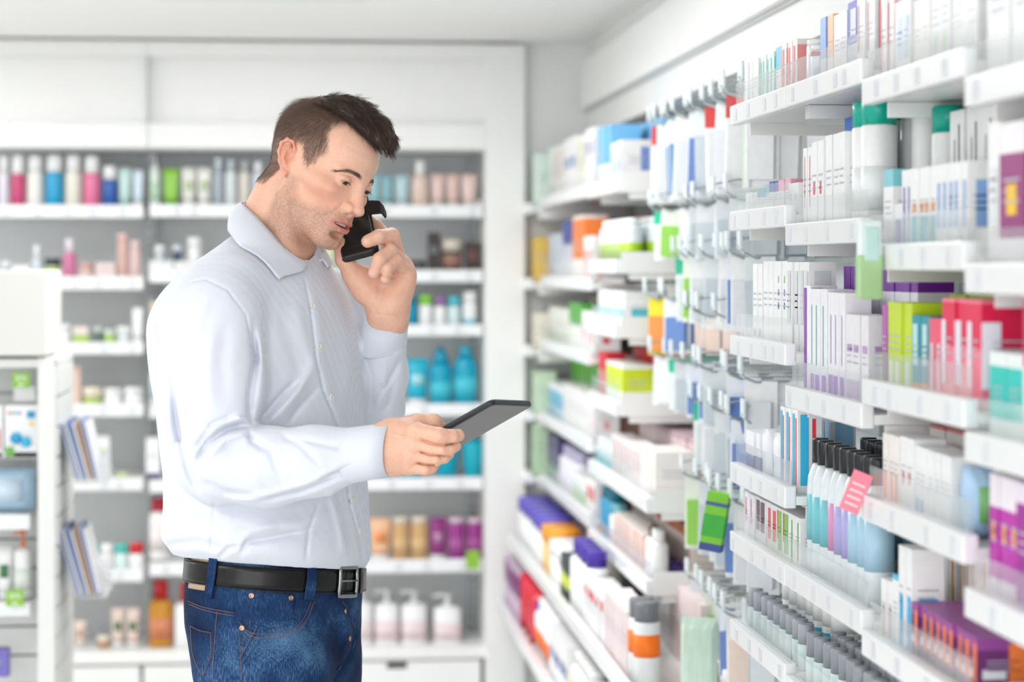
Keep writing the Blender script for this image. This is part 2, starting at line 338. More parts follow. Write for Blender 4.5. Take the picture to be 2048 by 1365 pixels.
def P_bottle(w, d, h, body=WH, cap=WH, label=None, capf=.22, capw=.62, shoulder=.12, pump=False, spray=False, sq=0, lo=.18, hi=.6, point=False, taper=1.0):
    r = w/2; sy = d/w; hb = h*(1-capf)
    out = []
    def body_me():
        p = [(r*.9*taper, 0), (r*taper, h*.02), (r*(1+taper)/2*1.0, hb*.4), (r, hb*(1-shoulder)), (r*.93, hb*(1-shoulder*.5)), (r*max(capw*.8, .3), hb)]
        return lathe_me('bottle_body', p, 16, 1, sy, sq)
    out.append(('bottle_body', key_mesh(('bb', w, d, h, capf, capw, shoulder, sq, taper), body_me), body, 'plastic'))
    if pump:
        def pump_me():
            a = lathe_me('t', [(r*capw*.8, hb-.001), (r*capw*.8, hb+h*.06), (r*.16, hb+h*.065), (r*.16, h*.95), (r*.34, h*.955), (r*.34, h), (.001, h)], 12)
            bm = bmesh.new(); bm.from_mesh(a); b = tube_me('t', [(0, 0, h*.975), (-w*.28, 0, h*.98), (-w*.52, 0, h*.955)], w*.075, 6); bm.from_mesh(b); me = bpy.data.meshes.new('pump_head'); bm.to_mesh(me); bm.free(); return me
        out.append(('pump_head', key_mesh(('pp', w, h, capf, capw), pump_me), cap, 'plastic'))
    elif point: out.append(('cap', key_mesh(('pt', w, h, capf, capw), lambda: lathe_me('cap', [(r*capw, hb-.001), (r*capw*.85, hb+(h-hb)*.35), (r*capw*.4, hb+(h-hb)*.8), (.002, h)], 12, 1, sy)), cap, 'plastic'))
    else: out.append(('cap', key_mesh(('cp', w, h, capf, capw, sy), lambda: lathe_me('cap', [(r*capw, hb-.001), (r*capw, h*.985), (r*capw*.9, h), (.001, h)], 14, 1, sy)), cap, 'plastic'))
    if label: out.append(('label', key_mesh(('lb', w, d, h, lo, hi, sq, taper), lambda: lathe_me('label', [(r*1.008*(1+(taper-1)*(1-lo)), hb*lo), (r*1.012, hb*hi)], 16, 1, sy, sq)), label, 'card'))
    return out
def P_tube(w, d, h, body=WH, cap=WH, band=None, capf=.14):
    def bm_():
        V = []; Fc = []; n = 14; lv = 6; z0 = h*capf
        for i in range(lv):
            t = i/(lv-1); z = z0+(h-z0)*t
            for k in range(n): a = 2*math.pi*k/n; V.append((w/2*math.cos(a)*(.86+.14*t), d/2*math.sin(a)*(1-t)**.7+.0008*math.sin(a), z))
        for i in range(lv-1):
            for k in range(n): Fc.append((i*n+k, i*n+(k+1) % n, (i+1)*n+(k+1) % n, (i+1)*n+k))
        Fc.append(tuple(range(n))[::-1]); Fc.append(tuple((lv-1)*n+k for k in range(n))); return mesh('tube_body', V, Fc)
    out = [('tube_body', key_mesh(('tb', w, d, h, capf), bm_), body, 'plastic'), ('cap', key_mesh(('tc', w, d, h, capf), lambda: lathe_me('cap', [(w*.40, 0), (w*.40, h*capf)], 14, 1, d/w)), cap, 'plastic')]
    if band: out.append(('label', key_mesh(('tl', w, d, h), lambda: box_me('label', -w*.26, w*.26, -d*.47, -d*.40, h*.42, h*.66)), band, 'card'))
    return out
def P_jar(w, d, h, body=WH, cap=WH, label=None, capf=.35):
    r = w/2; hb = h*(1-capf)
    out = [('jar_body', key_mesh(('jb', w, h, capf), lambda: lathe_me('jar_body', [(r*.88, 0), (r*.95, h*.06), (r*.95, hb)], 18)), body, 'plastic'), ('lid', key_mesh(('jl', w, h, capf), lambda: lathe_me('lid', [(r, hb-.001), (r, h*.96), (r*.94, h), (.001, h)], 18)), cap, 'plastic')]
    if label: out.append(('label', key_mesh(('jk', w, h), lambda: lathe_me('label', [(r*.957, hb*.2), (r*.957, hb*.85)], 18)), label, 'card'))
    return out
def P_pack(w, d, h, col=WH, panel=None):
    def f():
        V = []; Fc = []; nu, nv = 9, 9
        for s in (-1, 1):
            for j in range(nv):
                for i in range(nu):
                    u = i/(nu-1)*2-1; v = j/(nv-1)*2-1; b = max(0, (1-u**4)*(1-v**4))**.5; V.append((u*w/2, s*d/2*b*(.9+.1*math.sin(i*2.1+j)), h/2+v*h/2))
        o = nu*nv
        for j in range(nv-1):
            for i in range(nu-1):
                q = (j*nu+i, j*nu+i+1, (j+1)*nu+i+1, (j+1)*nu+i); Fc.append(q); Fc.append(tuple(o+x for x in q[::-1]))
        return mesh('pouch', V, Fc)
    out = [('pouch', key_mesh(('pk', w, d, h), f), col, 'plastic')]
    if panel: out.append(('label', key_mesh(('pl', w, d, h), lambda: box_me('label', -w*.3, w*.3, -d*.52, -d*.45, h*.25, h*.75)), panel, 'card'))
    return out
CATS = {'carton': ('carton', 'box'), 'bottle': ('bottle', 'bottle'), 'tube': ('tube', 'tube'), 'jar': ('jar', 'jar'), 'can': ('spray_can', 'can'), 'pouch': ('soft_pack', 'pack')}
KIND = {'carton': P_carton, 'bottle': P_bottle, 'tube': P_tube, 'jar': P_jar, 'can': P_bottle, 'pouch': P_pack}
USED = {}
CARTONS = []
def put(parts, kind, x, y, z, rz, label, group, final=False):
    name, cat = CATS[kind]
    if kind == 'carton' and not final:
        me = parts[0][1]; bb = me.get('hw') or max(v.co.z for v in me.vertices)*(.03+max(v.co.x for v in me.vertices)); me['hw'] = bb
        dist = math.hypot(x, y); hid = .12 if 'rear row' in label else (.4 if ('middle row' in label or 'second row' in label) else 1); CARTONS.append((bb*hid/dist**2, (parts, kind, x, y, z, rz, label, group))); return None
    USED.setdefault(label, []).append(group)
    if len(parts) == 1:
        o = bpy.data.objects.new(name, parts[0][1]); COL.objects.link(o)
        if parts[0][2] is not None and not o.data.materials: o.data.materials.append(cmat(parts[0][2], parts[0][3]))
        o.location = (x, y, z); o.rotation_euler = (0, 0, rz); tag(o, label, cat, group); return o
    r = empty(name, (x, y, z), rz); tag(r, label, cat, group)
    for pn, me, c, k in parts:
        o = bpy.data.objects.new(pn, me); COL.objects.link(o); o.parent = r
        m = cmat(c, k)
        if not me.materials: me.materials.append(m); 
        if me.materials[0] != m:
            o.material_slots[0].link = 'OBJECT'; o.material_slots[0].material = m
        if pn != 'carton' and not me.get('s'): me.shade_auto_smooth(angle=.7) if hasattr(me, 'shade_auto_smooth') else me.shade_smooth(); me['s'] = 1
    return r
STOCK = []
NTH = ['first', 'second', 'third', 'fourth', 'fifth', 'sixth', 'seventh', 'eighth', 'ninth', 'tenth', 'eleventh', 'twelfth', 'thirteenth', 'fourteenth', 'fifteenth', 'sixteenth', 'seventeenth', 'eighteenth', 'nineteenth', 'twentieth']
def nth(i): return NTH[i] if i < 20 else 'twenty-'+NTH[i-20]
# ---- rear wall goods: (kind, px left, px right, py top, description, args); base is the shelf
def back_row(base, rowname, items, Y=None, depth=None, zbase=None):
    tot = {}; cnt = {}
    for it in items: tot[it[4]] = tot.get(it[4], 0)+1
    for kind, x0, x1, yt, desc, kw in items:
        kw = dict(kw); dy = kw.pop('dy', 0.); Yc = (Y or YF)+.05+dy
        w = xb(x1, Yc)-xb(x0, Yc); zt = onY((x0+x1)/2, yt, Yc)[2]; z = zb(base, (x0+x1)/2) if zbase is None else zbase; h = max(.02, zt-z)
        d = kw.pop('d', w*.7 if kind == 'carton' else w*(.8 if kind != 'tube' else .6)); x = (xb(x0, Yc)+xb(x1, Yc))/2; i = cnt.get(desc, 0); cnt[desc] = i+1
        w, d, h = round(w, 3), round(d, 3), round(h, 3)
        lab = f'{desc} on the {rowname}' if tot[desc] == 1 else f'{desc}, {nth(i)} from the left, {rowname}'
        put(KIND[kind](w, d, h, **kw), kind, x, Yc+d/2, z-.0055, 0, lab, f'goods on {rowname}')
RL = lambda i: f'{ORD[i]} rear shelf beside the leaflet stand'
RM = lambda i: f'{ORD[i]} rear shelf behind the man'
B = 'bottle'; C_ = 'carton'; T = 'tube'; J = 'jar'
back_row(410, RL(0), [(B, -62, -32, 310, 'pale bottle', {}), (B, -28, -4, 318, 'rose bottle', dict(body=(226, 150, 180))), (B, -6+2, 17, 308, 'lavender white bottle', dict(body=(222, 222, 232), capf=.3, capw=.8)), (B, 20, 49, 306, 'magenta bottle with tall white cap', dict(body=(200, 70, 118), capf=.36, capw=.82)), (B, 53, 85, 308, 'cream white bottle', dict(body=OFF, capf=.3, capw=.85)),
    (B, 89, 125, 306, 'bright blue bottle with white cap', dict(body=(30, 160, 205), capf=.32, capw=.85)), (B, 129, 162, 306, 'ivory bottle', dict(body=(232, 228, 214), capf=.3, capw=.85)), (B, 165, 200, 308, 'pink bottle with white cap', dict(body=(228, 118, 158), capf=.33, capw=.8)), (B, 203, 235, 328, 'navy blue bottle with white cap', dict(body=(36, 90, 168), capf=.32, capw=.8)), (T, 237, 262, 332, 'mint green tube', dict(body=(196, 226, 218), cap=(150, 205, 195))), (T, 265, 287, 336, 'ice blue tube', dict(body=(214, 228, 240)))])
back_row(410, RM(0), [(B, 299, 320, 308, 'clear pump bottle with green mark', dict(body=(216, 228, 218), pump=True, label=(190, 222, 190))), (T, 326, 358, 333, 'lime green tube', dict(body=(146, 204, 76), cap=(120, 185, 60))), (T, 363, 391, 331, 'cream tube with pale green print', dict(body=OFF, band=(198, 218, 170))), (T, 394, 422, 331, 'cream tube with pale green print', dict(body=OFF, band=(198, 218, 170))), (B, 425, 447, 312, 'smoke grey bottle', dict(body=(172, 182, 190), cap=(205, 215, 222), capf=.25)), (B, 450, 473, 316, 'milky bottle', dict(body=(222, 228, 230), cap=(196, 208, 216))),
    (B, 478, 500, 318, 'beige bottle', dict(body=(224, 218, 206), cap=(188, 190, 192))), (B, 504, 528, 320, 'blue white bottle', dict(body=(214, 222, 232))), (B, 545, 575, 320, 'soft grey bottle', dict(body=(212, 214, 216))), (T, 590, 615, 326, 'pale aqua tube', dict(body=(170, 214, 216))), (T, 640, 665, 330, 'pale aqua tube', dict(body=(170, 214, 216))),
    (T, 736, 760, 343, 'aqua tube', dict(body=(150, 200, 206))), (T, 763, 787, 346, 'teal grey tube', dict(body=(132, 184, 192))), (T, 791, 818, 346, 'light blue tube', dict(body=(186, 216, 222))), (B, 823, 859, 318, 'peach bottle with tall white cap', dict(body=(232, 208, 194), capf=.3, capw=.55)), (T, 863, 890, 344, 'pale pink tube', dict(body=(238, 206, 198))), (T, 893, 920, 344, 'pale pink tube', dict(body=(232, 198, 188))), (T, 924, 954, 344, 'pale pink tube', dict(body=(240, 212, 204))), (J, 952, 966, 398, 'tiny white pot', dict())])
back_row(553, RL(1), [(J, -30, -2, 520, 'white pot', {}), (J, 2, 22, 520, 'steel blue pot', dict(body=(120, 160, 186))), (C_, 25, 58, 528, 'low white carton', {}), (B, 63, 83, 487, 'clear bottle with silver cap', dict(body=(208, 216, 226), cap=(236, 238, 242), capf=.4)), (J, 87, 121, 514, 'jar with black lid and green label', dict(body=(226, 230, 220), cap=(40, 42, 44), label=(152, 196, 70))), (B, 124, 152, 474, 'mauve pink bottle', dict(body=(206, 120, 160), cap=(232, 222, 230), capf=.35)), (J, 157, 187, 522, 'rose gold jar', dict(body=(222, 190, 182), cap=(214, 170, 162))), (C_, 192, 230, 522, 'pale pink carton', dict(base=(232, 214, 210))), (B, 233, 257, 464, 'dusty rose bottle', dict(body=(214, 176, 168), cap=(236, 196, 190), capf=.15, capw=.95)), (B, 259, 281, 478, 'blush pink bottle', dict(body=(226, 196, 192), cap=(232, 208, 204), capf=.2, capw=.9))])
back_row(540, RM(1), [(C_, 299, 346, 519, 'flat white carton', dict()), (C_, 350, 395, 519, 'flat white carton', dict()), (C_, 400, 440, 519, 'flat white carton', dict()), (T, 650, 668, 488, 'lime cream tube', dict(body=(214, 226, 178))), (T, 672, 690, 492, 'lime cream tube', dict(body=(206, 222, 166))), (T, 745, 762, 492, 'lime cream tube', dict(body=(218, 226, 190))),
    (C_, 801, 853, 517, 'low black carton', dict(base=(44, 40, 42))), (C_, 856, 881, 462, 'tall dark brown carton', dict(base=(52, 42, 40))), (J, 882, 926, 476, 'black jar with cream lid', dict(body=(48, 40, 40), cap=(214, 204, 190), label=(160, 120, 108))), (C_, 930, 962, 482, 'square dark brown carton', dict(base=(58, 42, 40), panels=((.25, .75, .4, .7, (120, 70, 60)),)))])
zc_ = zb(519, 350)
back_row(519, RM(1)+', on the cartons', [(J, 309, 329, 487, 'silver topped jar', dict(body=(206, 212, 216))), (J, 345, 363, 487, 'little navy jar', dict(body=(60, 78, 110), cap=(226, 230, 236))), (J, 374, 403, 472, 'white twin pot', dict())])
back_row(685, RL(2), [(J, 96, 107, 650, 'small green pot', dict(body=(180, 205, 110))), (J, 109, 142, 645, 'white jar with glossy lid', dict()), (C_, 146, 176, 650, 'pink and lime carton', dict(base=(236, 222, 214), bands=((0, .5, (170, 205, 90)),))), (J, 186, 206, 650, 'grey green pot', dict(body=(90, 110, 104), cap=(200, 210, 206))), (J, 207, 231, 656, 'lime jar', dict(body=(170, 208, 100), cap=(222, 226, 222))), (J, 233, 262, 650, 'frosted jar', dict(body=(214, 220, 222))), (T, 264, 286, 612, 'tall white tube', dict())])
back_row(650, RM(2), [(C_, 299, 318, 600, 'beige carton', dict(base=(222, 206, 186))), (C_, 640, 680, 600, 'white carton', dict()), (B, 690, 712, 586, 'white bottle with turquoise foot', dict(label=(0, 176, 190), lo=.02, hi=.5)), (B, 714, 734, 586, 'white bottle with turquoise foot', dict(label=(30, 190, 200), lo=.02, hi=.5)), (B, 806, 836, 588, 'petrol blue bottle', dict(body=(0, 150, 182), cap=(0, 138, 160), capf=.25, capw=.9)), (B, 839, 866, 587, 'white bottle with lime cap', dict(cap=(132, 205, 60), capf=.3, capw=.95)), (B, 869, 893, 589, 'white bottle with violet cap', dict(cap=(150, 112, 164), capf=.32, capw=.95)), (B, 896, 922, 589, 'white bottle with aqua cap', dict(body=(214, 234, 236), cap=(84, 190, 204), capf=.32, capw=.95)), (B, 926, 955, 580, 'tall white bottle with blue print', dict(label=(150, 206, 224), lo=.05, hi=.3, capf=.3, capw=.95))])
back_row(808, RL(3), [(C_, 120, 139, 720, 'frosted white carton', {}), (C_, 141, 160, 730, 'flesh pink carton', dict(base=(228, 198, 182))), (J, 163, 204, 772, 'cream jar with green base', dict(body=(170, 200, 90), cap=(236, 224, 206), capf=.55)), (J, 207, 244, 774, 'white round jar', dict()), (J, 247, 286, 773, 'white round jar', dict())])
back_row(809, RM(3), [(B, 299, 320, 720, 'white bottle with grey print', dict(label=(190, 205, 214))), (B, 740, 770, 716, 'turquoise bottle', dict(body=(0, 168, 196), cap=(0, 150, 180))), (T, 812, 858, 714, 'turquoise tube on a white cap', dict(body=(20, 178, 204), cap=WH, band=(170, 226, 236))), (B, 859, 906, 688, 'turquoise bottle with pointed cap', dict(body=(0, 160, 190), cap=(0, 150, 184), point=True, capf=.3, capw=.75, label=(70, 196, 214), hi=.55)), (B, 908, 956, 690, 'turquoise bottle with round cap', dict(body=(0, 160, 190), cap=(60, 176, 200), capf=.14, capw=.55, shoulder=.3, label=(70, 196, 214), hi=.55))])
back_row(957, RL(4), [(C_, 174, 190, 868, 'dark green carton', dict(base=(40, 86, 78))), (C_, 192, 219, 870, 'tall white carton with leaf print', dict(panels=((.3, .6, .6, .75, (200, 214, 130)),))), (C_, 232, 255, 948, 'flat green sample card', dict(base=(190, 206, 160)))])
back_row(957, RM(4), [(C_, 292, 320, 872, 'white carton with navy foot', dict(bands=((0, .12, (40, 50, 110)),))), (B, 748, 790, 884, 'inverted turquoise bottle', dict(body=(0, 160, 188), taper=.7, cap=(0, 150, 180), capf=.08)), (B, 798, 850, 878, 'inverted turquoise bottle', dict(body=(0, 170, 196), taper=.7, cap=(0, 150, 180), capf=.08)), (B, 868, 921, 876, 'inverted turquoise bottle', dict(body=(0, 165, 190), taper=.7, cap=(0, 150, 180), capf=.08)), (B, 924, 970, 872, 'inverted turquoise bottle', dict(body=(0, 168, 186), taper=.7, cap=(0, 150, 180), capf=.08))])
back_row(1140, RL(5), [(B, 171, 198, 1086, 'white roll-on with teal cap', dict(cap=(48, 184, 168), capf=.36, capw=.96, shoulder=.05)), (B, 200, 226, 1086, 'all white roll-on', dict(capf=.36, capw=.96, shoulder=.05)), (B, 229, 256, 1086, 'pale roll-on with teal cap', dict(body=(214, 236, 232), cap=(70, 190, 176), capf=.36, capw=.96, shoulder=.05)), (B, 258, 287, 1084, 'white roll-on with red cap', dict(cap=(206, 30, 40), capf=.4, capw=.96, shoulder=.05))])
back_row(1122, RM(5), [(B, 297, 338, 996, 'big white bottle with dark red cap', dict(cap=(190, 30, 50), capf=.2, capw=.75, label=(228, 222, 220), hi=.7)), (T, 738, 783, 1034, 'peach orange tube', dict(body=(238, 190, 150), band=(240, 150, 90))), (B, 785, 819, 1032, 'tan bottle with cream cap', dict(body=(204, 164, 112), cap=(226, 214, 196), capf=.14, capw=.9, shoulder=.05, label=(214, 178, 130))), (B, 822, 857, 1032, 'tan bottle with cream cap', dict(body=(204, 164, 112), cap=(226, 214, 196), capf=.14, capw=.9, shoulder=.05, label=(214, 178, 130))),
    (T, 859, 894, 1034, 'purple tube with white cap', dict(body=(142, 44, 122), band=(190, 140, 170))), (B, 896, 931, 1034, 'purple bottle', dict(body=(152, 50, 136), cap=(214, 190, 208), capf=.12, capw=.9, shoulder=.05, label=(168, 84, 152))), (B, 934, 966, 1034, 'purple bottle', dict(body=(146, 40, 128), cap=(214, 190, 208), capf=.12, capw=.9, shoulder=.05, label=(160, 74, 146)))])
back_row(1298, 'worktop of the rear wall', [(T, 147, 171, 1240, 'short beige tube', dict(body=(228, 208, 194), band=(200, 160, 140))), (J, 193, 220, 1270, 'round jar with brown label', dict(body=(190, 150, 120), cap=(236, 226, 210))), (T, 222, 248, 1214, 'beige tube with green dot', dict(body=(230, 210, 196), band=(90, 120, 100))), (T, 252, 278, 1214, 'beige tube with green dot', dict(body=(230, 210, 196), band=(90, 120, 100))),
    (B, 297, 344, 1160, 'amber bottle with red pump cap', dict(body=(200, 138, 40), cap=(196, 26, 36), capf=.28, capw=.6, sq=2, label=(206, 128, 90))), (B, 348, 392, 1165, 'white bottle with red trigger', dict(cap=(200, 40, 44), capf=.3, capw=.5, sq=2)),
    (B, 700, 746, 1176, 'white pump bottle', dict(pump=True, capf=.22, capw=.4, sq=1.5, label=(234, 220, 220), shoulder=.1)), (B, 750, 798, 1180, 'white pump bottle', dict(pump=True, capf=.22, capw=.4, sq=1.5, label=(234, 214, 216), shoulder=.1)), (B, 803, 854, 1180, 'white pump bottle', dict(pump=True, capf=.22, capw=.4, sq=1.5, label=(234, 214, 216), shoulder=.1)), (B, 868, 923, 1188, 'white pump bottle', dict(pump=True, capf=.22, capw=.4, sq=1.5, label=(234, 214, 216), shoulder=.1))])
sg = bx('price_tag', xb(932), xb(958), YF-.018, YF-.013, zb(1142), zb(1105), pm((140, 190, 60))); tag(sg, 'lime green price tag hung on the rear shelf under the purple bottles', 'price tag')
# ---- aisle shelves: rows of goods from the far end of a bay towards the camera
def fill(bay, i, specs, x=None, y0=None, y1=None, dz=0., sfx=''):
    """specs: (kind, description, width along the shelf, height, depth, colours, count); placed from the far end to the near end."""
    Y0, Y1, X0, X1, zs = BAYS[bay]; z = zs[i]+.0182+dz; y = (Y1 if y1 is None else y1*KS)-.006; xf = X0+.010 if x is None else x*KS; xs_ = xf/KS; tot = {}; cnt = {}
    for s in specs: tot[s[1]] = tot.get(s[1], 0)+s[6]
    rs = random.Random(hash((bay, i, len(specs))) & 0xffff if False else len(specs)*97+i*13+len(bay)*7+int(xs_*1000))
    sh = f'{ORD[shelf_no(bay, i)]} shelf of {BNAME[bay]}' if bay not in ('G', 'H') else BNAME[bay]
    rowt = sfx.replace(', ', '')+', ' if sfx else ''
    for kind, desc, w, h, d, kw, n in specs:
        w, h, d = w*KS, round(h*KS, 4), d*KS
        for k in range(n):
            kw2 = dict(kw); hh = h; y -= w
            if y < (Y0 if y0 is None else y0*KS): return
            j = cnt.get(desc, 0); cnt[desc] = j+1; lab = f'{desc}, {rowt}{sh}' if tot[desc] == 1 else f'{desc}, {nth(j)} from far end, {rowt}{sh}'
            if len(lab.replace(',', ' ').split()) > 16: lab = lab.replace(' from far end', ' along').replace('the ', '')
            if len(lab.replace(',', ' ').split()) > 16: print('LONG', lab)
            if kind in ('bottle', 'can', 'jar', 'tube'): parts = KIND[kind](round(min(w, d)*.96, 4), round(min(w, d)*.96, 4), hh, **kw2); rz = -math.pi/2 if kind == 'tube' else (rs.random()-.5)*.2; xx = xf+min(w, d)/2
            else: parts = KIND[kind](round(d, 3), round(w*.95, 4), hh, **kw2); rz = (rs.random()-.5)*.05; xx = xf+d/2
            put(parts, kind, xx+rs.random()*.004, y+w/2, z, rz, lab, f'goods on {rowt}{sh}')
def P(c, u0=.2, u1=.8, z0=.3, z1=.7): return (u0, u1, z0, z1, c)
K = lambda desc, w, h, d, n, base=WH, bands=(), panels=(), **k: (C_, desc, w, h, d, dict(base=base, bands=tuple(bands), panels=tuple(panels), **k), n)
# bay nearest the camera
fill('A0', 0, [K('tall white carton', .09, .21, .07, 2), K('white carton with navy top band', .12, .23, .10, 2, bands=((.72, .93, (34, 74, 150)),)), K('tall white carton', .1, .2, .1, 4)])
fill('A0', 1, [K('white carton with pale print', .05, .205, .05, 1, panels=(P((228, 232, 236)),)), K('magenta carton with yellow disc', .10, .20, .10, 5, base=(244, 240, 244), bands=((.25, .8, (150, 44, 120)),), panels=((.3, .7, .4, .6, (250, 200, 30)),))])
fill('A0', 2, [K('turquoise and white carton', .07, .125, .10, 2, base=(236, 244, 244), bands=((.3, .85, (40, 200, 190)),)), K('red carton over white', .09, .2, .10, 3, base=(240, 236, 236), bands=((.55, .98, (225, 40, 80)),))])
fill('A0', 3, [K('white and magenta carton with yellow spots', .04, .17, .06, 3, base=(240, 232, 240), bands=((.2, .75, (190, 40, 170)),), panels=(P((240, 170, 60), .3, .7, .5, .62),)), K('violet carton with orange spot', .06, .17, .08, 4, base=(236, 226, 238), bands=((.1, .85, (160, 30, 150)),))])
fill('A0', 4, [('pouch', 'white pouch with blue dots', .12, .14, .08, dict(col=(226, 232, 244), panel=(50, 90, 190)), 2), K('white carton', .08, .14, .1, 5)])
fill('A0', 5, [K('plain white carton', .08, .12, .1, 8)])
# second bay
fill('A', 0, [K('leaning white carton with pink edge', .035, .15, .05, 2, panels=(P((240, 170, 180), .0, .15, .1, .9),)), K('white carton with pale blue panel', .05, .13, .07, 2, panels=(P((196, 222, 242), .3, .8, .3, .8),)), K('white carton with faint print', .05, .12, .07, 2, base=(244, 240, 238)), K('white carton with green dot', .05, .15, .07, 2, panels=(P((200, 224, 200), .3, .6, .2, .4),)), K('white carton with grey foot', .06, .12, .08, 2, bands=((0, .2, (214, 218, 224)),))])
fill('A', 0, [K('tall white carton', .08, .2, .05, 6)], x=1.02, sfx=', rear row')
fill('A', 1, [(B, 'white can with teal lid', .058, .235, .058, dict(cap=(0, 168, 146), capf=.17, capw=.98, shoulder=.03), 1), ], x=.985)
fill('A', 1, [('carton', 'low white carton with light blue lid', .055, .135, .05, dict(base=WH, bands=((.8, 1., (130, 205, 214)),)), 1), K('white carton with violet print', .05, .08, .05, 1, panels=(P((170, 150, 210), .2, .8, .1, .7),)), K('slim carton with violet figure', .03, .13, .04, 2, panels=(P((150, 130, 205), .3, .6, .1, .8),)), K('slim carton with teal and orange print', .03, .13, .04, 4, panels=(P((110, 180, 190), .1, .9, .05, .45), P((236, 160, 90), .2, .8, .48, .6))), K('slim carton with blue figure', .03, .13, .04, 5, panels=(P((140, 180, 232), .3, .7, .3, .8),))], x=.915)
fill('A', 1, [K('tall white carton with dark upright lettering', .075, .222, .05, 6, panels=((.62, .72, .35, .9, (90, 90, 96)), (.3, .4, .45, .8, (170, 174, 182))), lines=False)], x=1.0, y1=3.33, sfx=', middle row')
fill('A', 1, [(B, 'white can with teal lid', .06, .235, .06, dict(cap=(0, 150, 130), capf=.17, capw=.98, shoulder=.03), 8)], x=1.10, sfx=', rear row')
fill('A', 2, [K('purple edged carton', .03, .135, .04, 1, base=(178, 90, 170), bands=((0, .45, (130, 50, 140)),)), K('lime carton', .045, .14, .07, 3, base=(200, 222, 40), panels=(P((240, 244, 240), .2, .7, .05, .35),)), K('petrol and orange carton', .045, .122, .075, 2, base=(20, 150, 166), bands=((0, .18, (246, 150, 40)),), panels=(P((190, 226, 230), .15, .7, .4, .9),)), K('rose carton with blue loops', .04, .12, .05, 2, base=(240, 90, 120), panels=(P((240, 230, 240), .2, .5, .1, .7),)), K('red carton with white oval', .06, .15, .09, 3, base=(244, 130, 150), bands=((.55, .97, (228, 30, 80)),), panels=(P((240, 240, 250), .0, .3, .2, .8),)), K('aqua carton', .05, .10, .08, 2, base=(60, 205, 195))])
fill('A', 2, [K('lime carton', .05, .152, .05, 8, base=(190, 212, 40), lines=False)], x=1.02, sfx=', middle row'); fill('A', 2, [K('white carton with deep purple top', .055, .185, .06, 8, base=(226, 228, 234), bands=((.72, 1., (70, 24, 96)),), panels=(P((110, 60, 150), .2, .8, .5, .58),))], x=1.10, sfx=', rear row')
fill('A', 3, [K('white carton with orange figure', .035, .115, .04, 3, base=(246, 240, 236), panels=(P((232, 160, 110), .3, .7, .1, .5),)), K('white carton with red dot', .04, .118, .05, 2, panels=(P((224, 120, 120), .3, .6, .4, .55),)), K('white carton with blue mark', .035, .11, .05, 2, panels=(P((130, 150, 220), .2, .5, .1, .3),)), K('white carton with fine print', .03, .108, .05, 4), ('pouch', 'blue soft pack with green foot', .09, .10, .05, dict(col=(176, 208, 236), panel=(130, 190, 120)), 2)])
fill('A', 3, [K('pink edged white carton', .04, .128, .06, 11, base=(244, 236, 234), bands=((.96, 1., (224, 130, 130)),))], x=.99, sfx=', middle row')
fill('A', 4, [K('white carton with grey figure', .03, .10, .035, 2, panels=(P((190, 186, 190), .3, .7, .1, .6),)), K('low white carton with cyan lid', .04, .115, .05, 1, bands=((.93, 1, (90, 190, 230)),)), K('tall white carton with cyan flask print', .035, .165, .05, 2, base=WH, panels=(P((0, 176, 232), .2, .8, .08, .55),)), K('violet and orange carton', .036, .088, .075, 10, base=(110, 40, 110), bands=((.0, .25, (70, 30, 80)), (.8, 1, (150, 70, 150))), panels=(P((250, 130, 60), .6, 1, .3, .9), P((230, 230, 236), .1, .55, .35, .5)))])
fill('A', 4, [K('white carton with orange stripes', .04, .165, .06, 12, base=(246, 242, 238), panels=((.0, .18, 0, .93, (240, 180, 110)), (.62, .72, 0, .93, (200, 196, 214))), lines=False)], x=1.0, sfx=', middle row')
fill('A', 5, [K('plain white carton', .06, .14, .07, 8)])
# third bay
fill('B', 0, [(B, 'white tub with rounded top', .05, .10, .05, dict(capf=.1, capw=.97, shoulder=.03), 1), (B, 'short white tub with red ring', .04, .085, .04, dict(label=(200, 60, 80), hi=.95, lo=.85, capf=.1, capw=.95), 1), K('low carton with lilac panel', .045, .06, .05, 1, base=(226, 226, 236), panels=(P((190, 200, 232), .1, .9, .1, .7),)), K('sky blue topped carton', .045, .125, .05, 1, base=(214, 220, 236), bands=((.42, 1., (130, 170, 232)),), lines=False), K('orange topped carton', .045, .125, .05, 1, base=(246, 238, 232), bands=((.4, 1., (250, 190, 140)), (.0, .18, (250, 204, 170)))), K('white carton with pink specks', .05, .12, .05, 2, base=(244, 240, 240)), K('grey carton with royal blue lettering', .07, .13, .07, 1, base=(206, 210, 224), bands=((.45, 1, (40, 64, 180)),), panels=((.3, .9, .55, .9, (206, 214, 240)),)), K('white carton with red slash', .05, .13, .06, 4, panels=(P((236, 150, 160), .1, .25, .3, .9),))])
fill('B', 1, [K('white carton with blue and red print', .036, .155, .045, 2, panels=(P((60, 110, 220), .1, .6, .02, .1), P((230, 90, 100), .4, .5, .3, .9))), K('white carton with red disc', .05, .162, .05, 2, panels=(P((240, 100, 110), .35, .65, .42, .55), P((120, 214, 210), .0, 1, .0, .08))), K('white carton with grey lettering', .05, .168, .05, 3, panels=(P((130, 214, 214), .0, .9, .0, .1),)), (B, 'white can with teal lid', .062, .215, .062, dict(cap=(0, 172, 150), capf=.19, capw=.98, shoulder=.03, label=(240, 244, 244)), 2)])
fill('B', 1, [K('tall carton with bright blue top', .05, .21, .06, 3, bands=((.80, 1, (20, 110, 210)),)), K('tall carton with violet top', .04, .215, .06, 2, bands=((.80, 1, (170, 110, 210)),)), (B, 'white can with teal lid', .06, .232, .06, dict(cap=(0, 168, 146), capf=.19, capw=.98, shoulder=.03), 4)], x=.99, sfx=', rear row')
